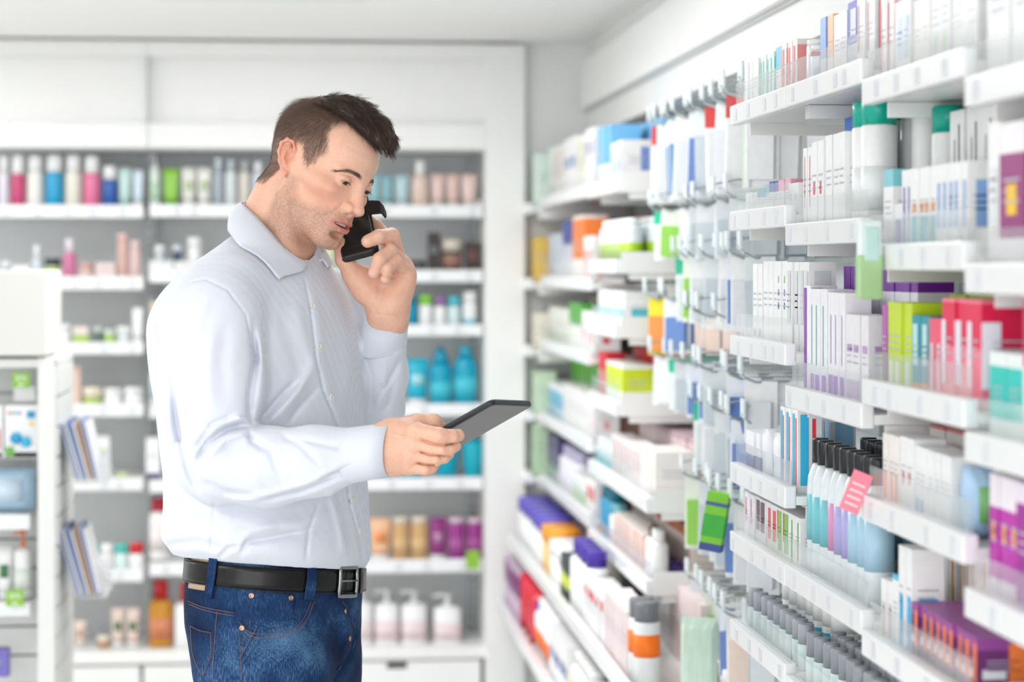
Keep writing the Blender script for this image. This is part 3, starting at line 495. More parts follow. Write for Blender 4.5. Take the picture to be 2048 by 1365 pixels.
fill('B', 2, [K('white carton with purple spine', .05, .20, .05, 1, panels=((.05, .45, 0, .98, (150, 60, 190)),), lines=False), K('white carton with aqua and purple print', .045, .195, .045, 3, base=(238, 238, 242), panels=((.3, .42, .3, .85, (130, 205, 196)), (.2, .8, .02, .22, (150, 80, 200))), lines=False), K('white carton with purple foot panel', .045, .19, .045, 3, base=(240, 238, 242), panels=((.15, .85, .05, .25, (140, 60, 190)), (.4, .5, .35, .8, (180, 160, 214))), lines=False), K('pale grey carton with lilac stamp', .05, .155, .05, 3, base=(232, 230, 234), panels=((.2, .8, .6, .68, (190, 150, 205)), (.1, .9, .02, .3, (196, 170, 206))))])
fill('B', 2, [K('white carton with deep purple top', .048, .235, .06, 10, base=(240, 240, 244), bands=((.82, 1, (120, 40, 160)),))], x=.99, sfx=', rear row')
MW = lambda c, c2, desc, n: (B, desc, .052, .250, .052, dict(body=CLR, cap=(34, 34, 38), capf=.17, capw=.62, shoulder=.25, label=c, lo=.32, hi=.72), n)
fill('B', 3, [MW((120, 196, 206), 0, 'mouthwash bottle with teal label', 3), MW((214, 150, 190), 0, 'mouthwash bottle with pink label', 1), MW((176, 170, 220), 0, 'mouthwash bottle with lilac label', 2), MW((170, 206, 226), 0, 'mouthwash bottle with blue label', 3)])
fill('B', 3, [MW((150, 200, 214), 0, 'mouthwash bottle with pale label', 9)], x=1.0, sfx=', rear row')
fill('B', 4, [(B, 'white tub with cyan and yellow label', .095, .085, .095, dict(cap=(246, 246, 244), capf=.35, capw=1.0, shoulder=.02, label=(20, 170, 214), lo=.0, hi=.8), 3), K('cyan carton with panel', .06, .075, .06, 2, base=(0, 140, 190), panels=(P((210, 226, 230), .25, .75, .1, .8),))], x=1.0, sfx=', rear row')
fill('B', 4, [('can', 'clear spray bottle with silver cap', .056, .10, .034, dict(body=(214, 232, 230), cap=(150, 154, 162), capf=.42, capw=.92, shoulder=.05), 16)])
fill('B', 4, [('can', 'clear spray bottle with silver cap', .056, .10, .034, dict(body=(214, 232, 230), cap=(150, 154, 162), capf=.42, capw=.92, shoulder=.05), 16)], x=.955, sfx=', second row')
# fourth bay
fill('C', 0, [K('slim white carton', .035, .105, .05, 4), K('white carton with mint edge', .035, .105, .05, 4, base=(226, 240, 236), panels=((.0, .3, 0, .9, (150, 224, 210)),)), K('white carton with sky blue top', .035, .11, .05, 2, bands=((.6, 1, (120, 200, 236)),)), K('white carton with salmon panel', .04, .11, .05, 4, base=(244, 232, 230), panels=(P((240, 150, 150), .0, .5, .1, .9),)), K('slim white carton', .035, .1, .05, 6)])
fill('C', 1, [K('little white carton', .04, .055, .05, 3), K('small carton with grey blue top', .04, .06, .05, 2, bands=((.7, 1, (140, 170, 190)),)), K('small carton with green top', .04, .065, .05, 1, bands=((.7, 1, (150, 210, 180)),)), K('small carton with navy top', .04, .07, .05, 2, bands=((.7, 1, (60, 90, 170)),)), K('small carton with pink top', .045, .07, .05, 2, bands=((.7, 1, (240, 170, 190)),)), K('little white carton', .04, .06, .05, 3)])
fill('C', 2, [K('upright white carton with coloured dots', .045, .165, .05, 2, panels=((.3, .4, .1, .2, (120, 100, 150)), (.6, .7, .1, .2, (120, 100, 150)))), K('upright white carton', .045, .17, .05, 3), K('upright white carton with rainbow spine', .045, .17, .05, 2, panels=((.4, .55, .75, .83, (140, 214, 110)), (.4, .55, .6, .68, (90, 150, 220)), (.4, .55, .45, .53, (40, 90, 160)))), K('upright white carton with grey lines', .045, .168, .05, 5, panels=(P((214, 216, 220), .2, .8, .3, .9),))], x=.93)
fill('C', 3, [K('white and navy carton', .045, .085, .05, 3, base=(244, 244, 248), bands=((.0, .45, (44, 60, 150)),)), ('pouch', 'white bag with navy base and rounded front', .10, .10, .05, dict(col=(240, 242, 248), panel=(40, 60, 160)), 2), K('toothpaste carton with cyan wave and red print', .045, .155, .045, 3, panels=((.1, .45, .1, .95, (60, 190, 236)), (.6, .75, .1, .9, (232, 70, 80))), lines=False)])
fill('C', 3, [K('carton with light blue peak', .045, .125, .05, 8, base=(236, 240, 246), panels=(P((150, 204, 240), .2, .9, .3, 1),))], x=1.0, sfx=', rear row')
fill('C', 4, [K('white carton with pink script', .05, .10, .05, 2, panels=(P((236, 110, 190), .2, .4, .4, .9),)), K('white carton with mauve badge', .05, .10, .05, 2, panels=(P((110, 80, 96), .15, .85, .35, .95),)), K('white carton with red badge', .05, .10, .05, 2, panels=(P((232, 90, 90), .3, .8, .3, .9),)), K('white carton with green badge', .05, .10, .05, 2, panels=(P((130, 200, 80), .3, .9, .2, .95), P((230, 90, 70), .1, .25, .4, .95))), K('white carton with green print', .05, .10, .05, 3, panels=(P((110, 190, 80), .5, .65, .2, .9),))])
fill('C', 5, [(B, 'white tub with cyan and yellow label', .068, .10, .068, dict(cap=(246, 246, 244), capf=.35, capw=1.0, shoulder=.02, label=(20, 170, 214), lo=.0, hi=.8), 4), (B, 'white tub with cyan and pink label', .068, .10, .068, dict(cap=(246, 246, 244), capf=.35, capw=1.0, shoulder=.02, label=(30, 180, 220), lo=.0, hi=.8), 3)], x=.98, sfx=', rear row')
fill('C', 5, [('can', 'clear spray bottle with silver cap', .056, .085, .034, dict(body=(214, 232, 230), cap=(168, 172, 180), capf=.42, capw=.92, shoulder=.05), 14)])
# bay past the hooks
fill('D', 0, [K('tall pale blue carton', .09, .19, .09, 3, base=(120, 190, 232), bands=((0, .4, (236, 240, 242)),)), K('white carton with blue lettering', .08, .13, .10, 3, panels=(P((120, 150, 210), .55, .8, .3, .85),))])
fill('D', 0, [K('tall pale blue carton', .12, .20, .1, 4, base=(110, 184, 230), panels=(P((60, 170, 220), .2, .8, .5, .6),))], x=1.03, sfx=', rear row')
fill('D', 1, [(B, 'clear bottle with lime band', .055, .135, .055, dict(body=CLR, cap=(240, 244, 244), capf=.12, capw=.7, label=(160, 200, 20), lo=.15, hi=.55), 10)])
fill('D', 1, [(B, 'clear bottle with lime band', .055, .14, .055, dict(body=CLR, cap=(240, 244, 244), capf=.12, capw=.7, label=(160, 200, 20), lo=.15, hi=.55), 10)], x=.98, sfx=', second row'); fill('D', 1, [(B, 'clear bottle with lime band', .055, .14, .055, dict(body=CLR, cap=(240, 244, 244), capf=.12, capw=.7, label=(160, 200, 20), lo=.15, hi=.55), 10)], x=1.05, sfx=', third row')
fill('D', 2, [K('white carton with aqua wave', .06, .11, .10, 9, panels=(P((90, 200, 214), .2, .8, .35, .55),)), ])
fill('D', 2, [K('white carton with blue spots', .07, .13, .1, 8, panels=(P((90, 120, 170), .5, .9, .6, .9),))], x=1.03, sfx=', rear row')
fill('D', 3, [K('red carton', .055, .14, .06, 3, base=(206, 24, 44), panels=(P((240, 200, 200), .3, .7, .3, .6),)), K('lime and white carton', .07, .12, .09, 6, base=(206, 224, 30), bands=((0, .35, (244, 246, 240)), (.9, 1, (244, 246, 240))))])
fill('D', 3, [K('red topped carton', .07, .155, .09, 8, base=(206, 30, 44), bands=((0, .55, (232, 226, 226)),))], x=1.02, sfx=', rear row')
fill('D2', 0, [K('white and aqua carton', .05, .09, .06, 6, base=(232, 240, 242), bands=((0, .4, (110, 196, 204)),)), K('slim white carton with pink print', .035, .12, .06, 16, base=(246, 240, 238), panels=(P((232, 200, 200), .2, .5, .1, .9),)), K('plain cream carton', .06, .13, .1, 4, base=(246, 240, 236))])
fill('D2', 0, [K('rosy carton', .06, .15, .08, 17, base=(236, 214, 214), bands=((.9, 1, (200, 170, 180)),))], x=1.04, sfx=', rear row')
fill('D2', 1, [(B, 'petrol blue flask', .075, .15, .06, dict(body=(60, 150, 190), cap=(0, 120, 140), capf=.2, capw=.8), 3), (B, 'white bottle with teal cap', .06, .12, .05, dict(cap=(110, 180, 190), capf=.25, capw=.8), 2), K('white carton with orange edge', .045, .105, .06, 12, base=(246, 238, 232), panels=((.0, .2, 0, .95, (240, 150, 110)),)), (B, 'dropper bottle with black collar', .05, .13, .05, dict(cap=(44, 36, 34), capf=.2, capw=.5), 1), (B, 'white bottle with slim cap', .05, .13, .05, dict(), 2)])
fill('D2', 1, [K('copper topped carton', .06, .13, .08, 17, base=(240, 226, 218), bands=((.8, 1, (200, 110, 80)),))], x=1.02, sfx=', rear row')
# long far bay
fill('E', 0, [K('pale mint carton', .08, .20, .08, 2, base=(226, 240, 230)), K('white carton with peach edge', .07, .19, .07, 5, base=(244, 240, 236), panels=(P((238, 200, 180), .1, .3, .1, .9),)), K('white carton with blue badge', .08, .20, .08, 4, panels=(P((60, 140, 214), .2, .7, .5, .68),)), K('white carton with yellow edge', .07, .19, .07, 3, base=(240, 240, 232), panels=(P((226, 226, 160), .7, .9, .1, .9),)), K('white carton with violet spot', .08, .2, .08, 3, panels=(P((150, 140, 200), .2, .6, .6, .8),)), K('green flag topped carton', .08, .22, .08, 1, base=(240, 244, 240), bands=((.7, 1, (40, 180, 80)),)), K('low white carton', .08, .14, .08, 5)])
fill('E', 0, [K('grey white carton', .1, .21, .1, 16, base=(228, 232, 230))], x=1.05, sfx=', rear row')
fill('E', 1, [K('striped blue and white carton', .06, .17, .07, 7, base=(224, 230, 240), panels=((.2, .4, 0, 1, (170, 190, 220)),)), K('navy topped carton', .1, .21, .08, 3, base=(214, 214, 226), bands=((.6, 1, (50, 70, 150)),)), K('orange carton', .1, .22, .08, 3, base=(244, 236, 230), bands=((.35, .95, (244, 134, 60)),)), K('white carton with red figures', .12, .15, .10, 5, base=(246, 242, 240), panels=((.2, .35, .1, .7, (220, 50, 60)), (.5, .65, .1, .7, (220, 50, 60)))), K('white carton with grey label', .12, .12, .08, 5, panels=(P((160, 170, 200), .2, .8, .1, .4),))])
fill('E', 1, [K('dark orange carton', .12, .21, .1, 15, base=(190, 84, 50), bands=((0, .3, (70, 50, 50)),))], x=1.06, sfx=', rear row')
fill('E', 2, [K('cream carton with green sprig', .07, .135, .07, 9, base=(236, 238, 226), panels=(P((130, 170, 110), .3, .7, .1, .4),)), K('green leaf carton', .12, .16, .1, 3, base=(240, 242, 236), bands=((.55, 1, (80, 170, 60)),)), K('white carton with red mark', .1, .14, .08, 4, panels=(P((224, 60, 60), .3, .6, .3, .6),)), K('white carton with dark label', .1, .12, .08, 4, panels=(P((90, 120, 130), .2, .8, .1, .4),))])
fill('E', 2, [K('brown grey carton', .12, .17, .1, 15, base=(190, 184, 170))], x=1.06, sfx=', rear row')
fill('E', 3, [K('light blue carton', .12, .13, .08, 4, base=(110, 190, 220), bands=((.8, 1, (236, 240, 240)),)), K('white carton with pale print', .1, .145, .08, 7, base=(240, 238, 236)), K('white carton with pink dot', .1, .15, .08, 6, base=(240, 236, 236), panels=(P((232, 150, 150), .4, .6, .3, .45),))])
fill('E', 3, [K('leaf green carton', .14, .235, .1, 8, base=(84, 176, 20), bands=((0, .4, (220, 232, 214)),)), K('brown red carton', .12, .19, .1, 6, base=(170, 130, 120))], x=1.0, sfx=', rear row')
fill('E', 4, [K('dark violet carton', .1, .17, .08, 3, base=(70, 60, 110), bands=((0, .4, (120, 150, 140)),)), (B, 'pearl white flask', .09, .15, .08, dict(body=(232, 230, 240), cap=(190, 184, 214)), 5), K('white carton with green foot', .09, .10, .08, 4, bands=((0, .5, (150, 196, 130)),)), K('white carton with red dabs', .1, .11, .09, 5, panels=(P((226, 60, 60), .2, .8, .4, .8),))])
fill('E', 4, [K('brown and grey carton', .14, .16, .1, 12, base=(130, 116, 120))], x=1.05, sfx=', rear row')
for i in range(5): fill('F', i, [K(['pale mint carton', 'yellow carton', 'cream carton', 'pale green carton', 'light green carton'][i], .09, [.2, .17, .14, .16, .2][i], .08, 5, base=[(222, 238, 226), (226, 190, 90), (232, 226, 210), (206, 226, 196), (190, 216, 180)][i])])
# deep base shelf
fill('G', 0, [(J, 'white tub with violet lid', .13, .16, .13, dict(cap=(96, 84, 190), capf=.28), 6), (J, 'orange lidded tub', .12, .15, .12, dict(body=(232, 200, 140), cap=(240, 160, 40), capf=.3), 2), (J, 'white tub', .12, .13, .11, dict(), 3), K('black and yellow carton', .10, .13, .09, 2, base=(30, 50, 50), bands=((.3, .6, (216, 230, 30)),)), (B, 'white bottle with violet cap', .095, .20, .085, dict(cap=(70, 44, 160), capf=.22, capw=.75), 4), K('white carton with red ribbons', .08, .13, .08, 5, panels=(P((226, 80, 80), .1, .7, .7, .9),)), K('slim pink and white carton', .05, .16, .07, 8, base=(246, 236, 236), panels=((.3, .45, 0, .95, (236, 180, 190)),)), (B, 'grey capped can with orange square', .068, .2, .068, dict(body=(232, 234, 234), cap=(120, 122, 128), capf=.22, capw=.92, shoulder=.04, label=(255, 122, 10), lo=.45, hi=.8), 2)])
fill('G', 0, [(J, 'white tub with dark violet lid', .13, .17, .13, dict(cap=(70, 60, 160), capf=.25), 6), K('white carton with red lid', .11, .17, .1, 7, base=(236, 230, 226), bands=((.9, 1, (214, 90, 70)),)), K('dark green and black carton', .12, .16, .1, 3, base=(36, 60, 58)), (B, 'white bottle with violet cap', .095, .21, .085, dict(cap=(70, 44, 160), capf=.22, capw=.75), 5), K('rosy white carton', .08, .19, .08, 6, base=(242, 226, 224)), (J, 'pale plastic pot', .09, .08, .09, dict(body=(226, 214, 212)), 4)], x=.96, sfx=', rear row')
fill('H', 0, [K('purple and pink carton', .09, .17, .08, 6, base=(214, 190, 214), bands=((.5, .95, (130, 50, 120)),)), ('pouch', 'red and blue soft pack', .16, .19, .07, dict(col=(206, 40, 60), panel=(50, 60, 170)), 3), (B, 'white bottle with orange label', .08, .17, .08, dict(label=(240, 110, 50)), 6), K('white carton with blue wave', .09, .16, .08, 5, panels=(P((70, 100, 180), .2, .8, .4, .6),)), (B, 'cream bottle with yellow label', .08, .16, .08, dict(body=OFF, label=(226, 214, 120)), 5), K('white carton with green foot', .08, .14, .08, 6, bands=((0, .3, (60, 160, 90)),)), K('lilac carton', .08, .14, .08, 8, base=(206, 196, 226)), K('green carton', .08, .13, .08, 4, base=(60, 160, 100))])
fill('H', 0, [K('wine red carton', .1, .2, .08, 12, base=(180, 60, 80), bands=((0, .3, (236, 226, 226)),)), K('pale carton', .1, .17, .08, 20, base=(226, 222, 216))], x=.95, sfx=', rear row')
# stock on the corner of the base unit
back_row(0, 'corner of the base unit', [(C_, 985, 1005, 1120, 'violet and pink carton', dict(base=(150, 70, 140), bands=((0, .3, (236, 220, 226)),))), (C_, 1008, 1028, 1124, 'lilac carton', dict(base=(190, 160, 200)))], Y=8.33-.4, zbase=.501) if False else None
# ---- pegboard section
pegs = empty('hook_rail', (1.2*KS, 5.2*KS, 1.2)); tag(pegs, 'steel pegboard section with rows of wire hooks between the shelf bays', 'hook rail')
wire = mat('chrome_wire', srgb(196, 206, 206), .18, metal=.9)
rows = [(1.895, 4.62, 6.1, 13), (1.66, 4.62, 6.05, 9), (1.53, 4.62, 5.75, 8), (1.42, 5.72, 6.1, 3), (1.39, 4.65, 5.6, 6), (1.26, 4.62, 6.05, 9), (1.165, 4.62, 5.5, 6), (.98, 4.62, 5.5, 7), (.72, 4.6, 5.5, 8)]
rows = [(zk(z), a*KS, b*KS, n) for z, a, b, n in rows]
for rz_, ya, yb, n in rows: bx('cross_bar', 1.203*KS, 1.213*KS, ya-.1, yb+.05, rz_-.012, rz_+.012, metm, pegs)
CARDS = [('white blister card', WH, (226, 230, 234), None), ('white card with red top', WH, (236, 238, 240), (226, 70, 70)), ('white card with blue print', (238, 242, 248), (110, 140, 200), None), ('clear blister on grey card', (222, 228, 230), (196, 206, 212), None), ('white card with mint head', (238, 244, 242), (226, 234, 234), (56, 196, 156)), ('lime and white card', (238, 244, 230), (150, 210, 90), None), ('white card with orange tint', (244, 242, 240), (246, 224, 210), None), ('yellow card', (236, 226, 60), (240, 150, 80), None), ('pink striped card', (244, 236, 240), (240, 190, 205), None), ('navy and white card', (236, 240, 246), (110, 150, 196), None)]
PICK = [[1, 0, 9, 9, 0, 2, 3, 1, 0, 3, 1, 5, 1], [4, 5, 0, 3, 3, 0, 3, 3, 3], [4, 5, 0, 3, 0, 2, 0, 3], [7, 0, 2], [6, 6, 6, 6, 0, 2], [0, 4, 3, 2, 9, 3, 0, 2, 0], [4, 0, 3, 3, 2, 2], [5, 3, 0, 3, 2, 0, 0], [9, 3, 5, 0, 2, 6, 3, 0]]
HTS = [.20, .12, .15, .13, .08, .12, .15, .165, .15]
ROWN = ['top', 'second', 'third', 'fourth', 'fifth', 'sixth', 'seventh', 'eighth', 'lowest']
rp = random.Random(5)
for r_, (z, ya, yb, n) in enumerate(rows):
    seen = {}; tot_ = {}
    for k in range(n): tot_[PICK[r_][k]] = tot_.get(PICK[r_][k], 0)+1
    for k in range(n):
        y = yb-(yb-ya)*(k+.5)/n; xe_ = (.955+.03*rp.random())*KS; 
        hk = empty('wire_hook', (1.2*KS, y, z)); tag(hk, f'chrome wire hook, {nth(k)} from the far end of the {ROWN[r_]} hook row', 'hook', f'hooks of the {ROWN[r_]} row')
        pts = [(1.205*KS, y, z), (xe_+.02, y, z-.004), (xe_, y, z+.004), (xe_-.012, y, z+.018)]; o = link('wire', tube_me('wire', pts, .0028, 6), wire, hk); o.matrix_parent_inverse = Matrix.Translation(-Vector(hk.location))
        pts = [(1.205*KS, y, z+.025), (xe_+.015, y, z+.034), (xe_-.004, y, z+.03)]; o = link('price_arm', tube_me('price_arm', pts, .002, 6), wire, hk); o.matrix_parent_inverse = Matrix.Translation(-Vector(hk.location))
        o = link('price_plate', box_me('price_plate', xe_-.010, xe_-.006, y-.016, y+.016, z+.012, z+.045), mat('plate', srgb(226, 234, 236), .25), hk); o.matrix_parent_inverse = Matrix.Translation(-Vector(hk.location))
        ci = PICK[r_][k]; nm, base, pan, head = CARDS[ci]; j = seen.get(ci, 0); seen[ci] = j+1; hgt = HTS[r_]*KS*(1 if ci != 7 else 1.1); w = .062 if r_ != 4 else .037
        def cm():
            bm = bmesh.new()
            def cube(x0, x1, y0, y1, z0, z1, mi):
                me = box_me('t', x0, x1, y0, y1, z0, z1); 
                for p in me.polygons: p.material_index = mi
                bm.from_mesh(me)
            cube(-w/2, w/2, -.0015, .0015, -hgt, .012, 0); cube(-w*.38, w*.38, -.016, -.0016, -hgt*.92, -hgt*.25, 1)
            if head: cube(-w/2-.0005, w/2+.0005, -.002, .002, -hgt*.18, .0125, 2)
            me = bpy.data.meshes.new('blister_pack'); bm.to_mesh(me); bm.free()
            for c in (base, pan)+((head,) if head else ()): me.materials.append(cmat(c, 'plastic'))
            return me
        me = key_mesh(('blister', ci, r_ == 4, hgt), cm)
        for q in range(2):
            o = bpy.data.objects.new('blister_pack', me); COL.objects.link(o); o.location = (xe_+.03+q*.05, y, z-.014); o.rotation_euler = (.03*(rp.random()-.5), .08*(rp.random()-.5), -.55+.35*(rp.random()-.5))
            who = nm if tot_[ci] == 1 else f'{nm}, {nth(j)} from far end'
            tag(o, f'{who}, {ROWN[r_]} hook row, {"front" if q == 0 else "behind"}', 'blister pack', f'packs on the {ROWN[r_]} hook row')
# items that hang out in front of the shelves
p_ = onX(1440, 985, .93*KS); o = link('box', box_me('green_box', -.020, .020, -.013, .013, -.107, 0, .001), pm((128, 206, 50))); o.name = 'carton'; o.location = p_; o.rotation_euler = (0, .16, -.4)
for (z0, z1, c) in ((-.108, -.094, (60, 80, 150)), (-.025, -.018, (70, 100, 150)), (-.082, -.041, (60, 180, 60))): link('label', box_me('label', -.0204, .0204, -.0134, .0134, z0, z1), pm(c), o)
tag(o, 'bright green carton with blue foot hanging crooked on the lower hooks', 'box')
p_ = onX(1398, 1235, .93*KS); o = link('pouch', KIND['pouch'](.074, .025, .18)[0][1], pm((200, 222, 204)), None); o.name = 'soft_pack'; o.location = p_-np.array((0, 0, .18)); o.rotation_euler = (0, 0, -.5); tag(o, 'long pale green sachet bag hanging below the lowest hook row', 'pack')
p_ = onX(1738, 470, .86*KS); bag = empty('sample_bag', p_); tag(bag, 'clear bag with green contents hanging from the price rail of the third bay', 'bag')
for nm, (x0, x1, z0, z1, dd), m in (('bag_sleeve', (-.018, .018, -.095, .022, .009), cmat((228, 238, 236), 'plastic')), ('green_contents', (-.0192, .0192, -.098, -.03, .0105), cmat((170, 206, 150), 'plastic')), ('bag_card', (-.010, .014, -.04, .012, .0115), cmat((190, 222, 214), 'card'))):
    o = link(nm, box_me(nm, x0*KS, x1*KS, -dd*KS, dd*KS, z0*KS, z1*KS, .003), m, bag)
p_ = onX(1712, 985, .872*KS); o = link('price_tag', box_me('price_tag', -.013, .013, -.001, .001, -.027, .027), pm((244, 130, 150))); o.location = p_; o.rotation_euler = (0, .38, -.35); tag(o, 'slanted pink paper tag stuck across the mouthwash bottles', 'price tag')
for k in range(4): link('printed_line', box_me('printed_line', -.009, .009, -.0014, -.001, -.018+k*.009, -.0155+k*.009), pm((250, 214, 220)), o)
# cartons in the rows behind the front ones: hardly seen, one mesh
CARTONS.sort(key=lambda c: -c[0])
for k, (sc_, a_) in enumerate(CARTONS):
    if k < 297: put(*a_, final=True)
    else: STOCK.append((a_[0][0][1], a_[2:5], a_[5]))
bm = bmesh.new(); mats_ = []
for me, loc, rz in STOCK:
    t_ = me.copy(); ids = [0]*len(t_.polygons); t_.polygons.foreach_get('material_index', ids); mp_ = []
    for m_ in me.materials:
        if m_ not in mats_: mats_.append(m_)
        mp_.append(mats_.index(m_))
    t_.polygons.foreach_set('material_index', [mp_[k] for k in ids]); t_.transform(Matrix.Translation(loc)@Matrix.Rotation(rz, 4, 'Z')); bm.from_mesh(t_); bpy.data.meshes.remove(t_)
me = bpy.data.meshes.new('carton_stock'); bm.to_mesh(me); bm.free()
for m_ in mats_: me.materials.append(m_)
tag(link('carton_stock', me), 'smaller cartons packed behind and between the front goods on the shelves', 'carton stock', None, 'stuff')
# ---------------------------------------------------------------- gondola at the picture's edge: white header box, slatwall end, three shelves
gonm = mat('gondola_enamel', srgb(229, 230, 227), .45)
YG = 6.30*KS
def xg(px): return onY(px, 530, YG)[0]
def zg(py, px=60): return onY(px, py, YG)[2]
gon = empty('gondola', (xg(40), YG+.25, 0)); tag(gon, 'white display gondola with a slatted end wall at the edge of the picture', 'display stand')
bx('end_post', xg(76), xg(110), YG-.01, YG+.03, 0, zg(716), gonm, gon, .003); bx('top_board', xg(-300), xg(110), YG, YG+.41, zg(736), zg(718), gonm, gon, .003); bx('rear_post', xg(76)+.02, xg(110)-.004, YG+.38, YG+.41, 0, zg(736), gonm, gon)
bx('back_panel', xg(-300), xg(76), YG+.22, YG+.24, 0, zg(740), mat('slat_grey', srgb(196, 198, 196), .5), gon)
for k in range(20):
    z1 = zg(738)-k*.070
    if z1 < .12: break
    bx('slat', xg(110)-.012, xg(110)+.004, YG+.032, YG+.378, z1-.064, z1, gonm, gon); bx('slat', xg(-300), xg(76), YG+.2, YG+.22, z1-.064, z1, mat('slat_white', srgb(222, 223, 221), .5), gon)
hb = bx('header_box', xg(-260), xg(95), YG-.02, YG+.3, zg(712), zg(541), mat('header_card', srgb(221, 220, 215), .6), None, .004); tag(hb, 'blank white box standing on top of the display gondola', 'box')
for i, (y0, y1) in enumerate(((905, 918), (1032, 1062), (1208, 1236))):
    s = empty('shelf', (xg(0), YG+.1, zg(y1))); tag(s, f'{["upper thin", "middle", "lower"][i]} white shelf of the display gondola at the edge', 'shelf', 'gondola shelves'); w_ = 58 if i else 74
    bx('shelf_board', xg(-300), xg(w_), YG+.03, YG+.2, zg(y0+6), zg(y0), gonm if i else metm, s); bx('price_rail', xg(-300), xg(w_), YG+.02, YG+.03, zg(y1), zg(y0), railm if i else metm, s, .002)
def gput(kind, x0, x1, yt, yb_, desc, kw, dy=.05):
    w = xg(x1)-xg(x0); h = zg(yt)-zg(yb_); d = kw.pop('d', w*.5); put(KIND[kind](round(w, 3), round(d, 3), round(h, 3), **kw), kind, (xg(x0)+xg(x1))/2, YG+dy+d/2, zg(yb_), 0, desc+' on the display gondola', 'goods on the gondola')
def card3(name, x0, x1, yt, yb_, desc, dy=.02):
    r = empty(name, ((xg(x0)+xg(x1))/2, YG+dy, zg(yb_))); tag(r, desc, 'blister pack'); bx('backing_card', xg(x0), xg(x1), YG+dy, YG+dy+.004, zg(yb_), zg(yt), pm(WH), r, .0015); return r
r = card3('blister_pack', 7, 73, 812, 918, 'white pacifier card with two blue soothers hanging on the display gondola')
for (a, b_, c_, rr, col) in ((30, 878, 'soother', 12, (50, 160, 205)), (50, 886, 'soother', 11, (70, 185, 225))):
    o = link('soother', lathe_me('soother', [(.0001, -.012), (rr/854*.7, -.010), (rr/854, -.004), (rr/854*.9, .002), (rr/854*.45, .005), (rr/854*.4, .014), (.0001, .019)], 14), cmat(col, 'plastic'), r); o.matrix_parent_inverse = Matrix.Translation(-Vector(r.location)); o.location = (xg(a), YG+.012, zg(b_)); o.rotation_euler = (math.pi/2, .5, 0)
bx('blue_label', xg(52), xg(68), YG+.018, YG+.0198, zg(838), zg(824), pm((40, 150, 205)), r); bx('yellow_dot', xg(57), xg(66), YG+.018, YG+.0198, zg(853), zg(845), pm((240, 200, 70)), r); bx('green_logo', xg(9), xg(26), YG+.018, YG+.0198, zg(914), zg(896), pm((110, 180, 70)), r)
for k, c in enumerate(((220, 90, 140), (120, 190, 90), (90, 170, 210), (150, 120, 190))): bx('printed_word', xg(14+k*7), xg(19+k*7), YG+.018, YG+.0198, zg(830), zg(825), pm(c), r)
r = card3('blister_pack', -66, 3, 812, 918, 'white pacifier card cut off by the edge of the picture'); bx('red_label', xg(-20), xg(-2), YG+.018, YG+.0198, zg(900), zg(860), pm((200, 60, 80)), r)
r = card3('sachet_card', 22, 66, 776, 806, 'white card with silver clip above the pacifier card', .05)
gput('pouch', -60, 62, 942, 1030, 'pale blue baby wipes pack', dict(col=(190, 220, 242), panel=(214, 234, 248), d=.07))
gput('bottle', 20, 56, 1070, 1206, 'white pump bottle with orange head', dict(cap=(240, 120, 50), pump=True, capf=.24, capw=.35, sq=1, label=(236, 240, 232), d=.045)); gput('tube', -14, 18, 1100, 1206, 'white tube with green logo', dict(band=(70, 130, 80), d=.04))
put(P_carton(.058, .04, .065, base=(120, 110, 190)), 'carton', xg(-16), YG+.08, zg(1364), 0, 'violet carton at the foot of the display gondola', 'goods on the gondola', final=True)
def text_me(s, size, name='lettering'):
    cu = bpy.data.curves.new('t', 'FONT'); cu.body = s; cu.size = size; cu.align_x = 'CENTER'; cu.align_y = 'CENTER'; cu.extrude = .0004; o = bpy.data.objects.new('t', cu); COL.objects.link(o); dg = bpy.context.evaluated_depsgraph_get(); me = bpy.data.meshes.new_from_object(o.evaluated_get(dg)); bpy.data.objects.remove(o); return me
for nm, (x0, x1, y0, y1, lab, dy) in enumerate(((23, 58, 746, 776, 'green 30% discount tag above the pacifier card', .01), (12, 48, 1180, 1212, 'green 30% discount tag in front of the orange pump bottle', -.004))):
    o = bx('discount_tag', xg(x0), xg(x1), YG+dy, YG+dy+.002, zg(y1), zg(y0), pm((136, 190, 50))); tag(o, lab, 'price tag')
    t = link('lettering', text_me('30%', .018), pm((246, 250, 240)), o); t.location = ((xg(x0)+xg(x1))/2, YG+dy-.0008, (zg(y0)+zg(y1))/2+.004); t.rotation_euler = (math.pi/2, 0, 0); bx('printed_line', xg(x0+12), xg(x1-12), YG+dy-.001, YG+dy, zg(y1-4), zg(y1-7), pm((246, 250, 240)), o)
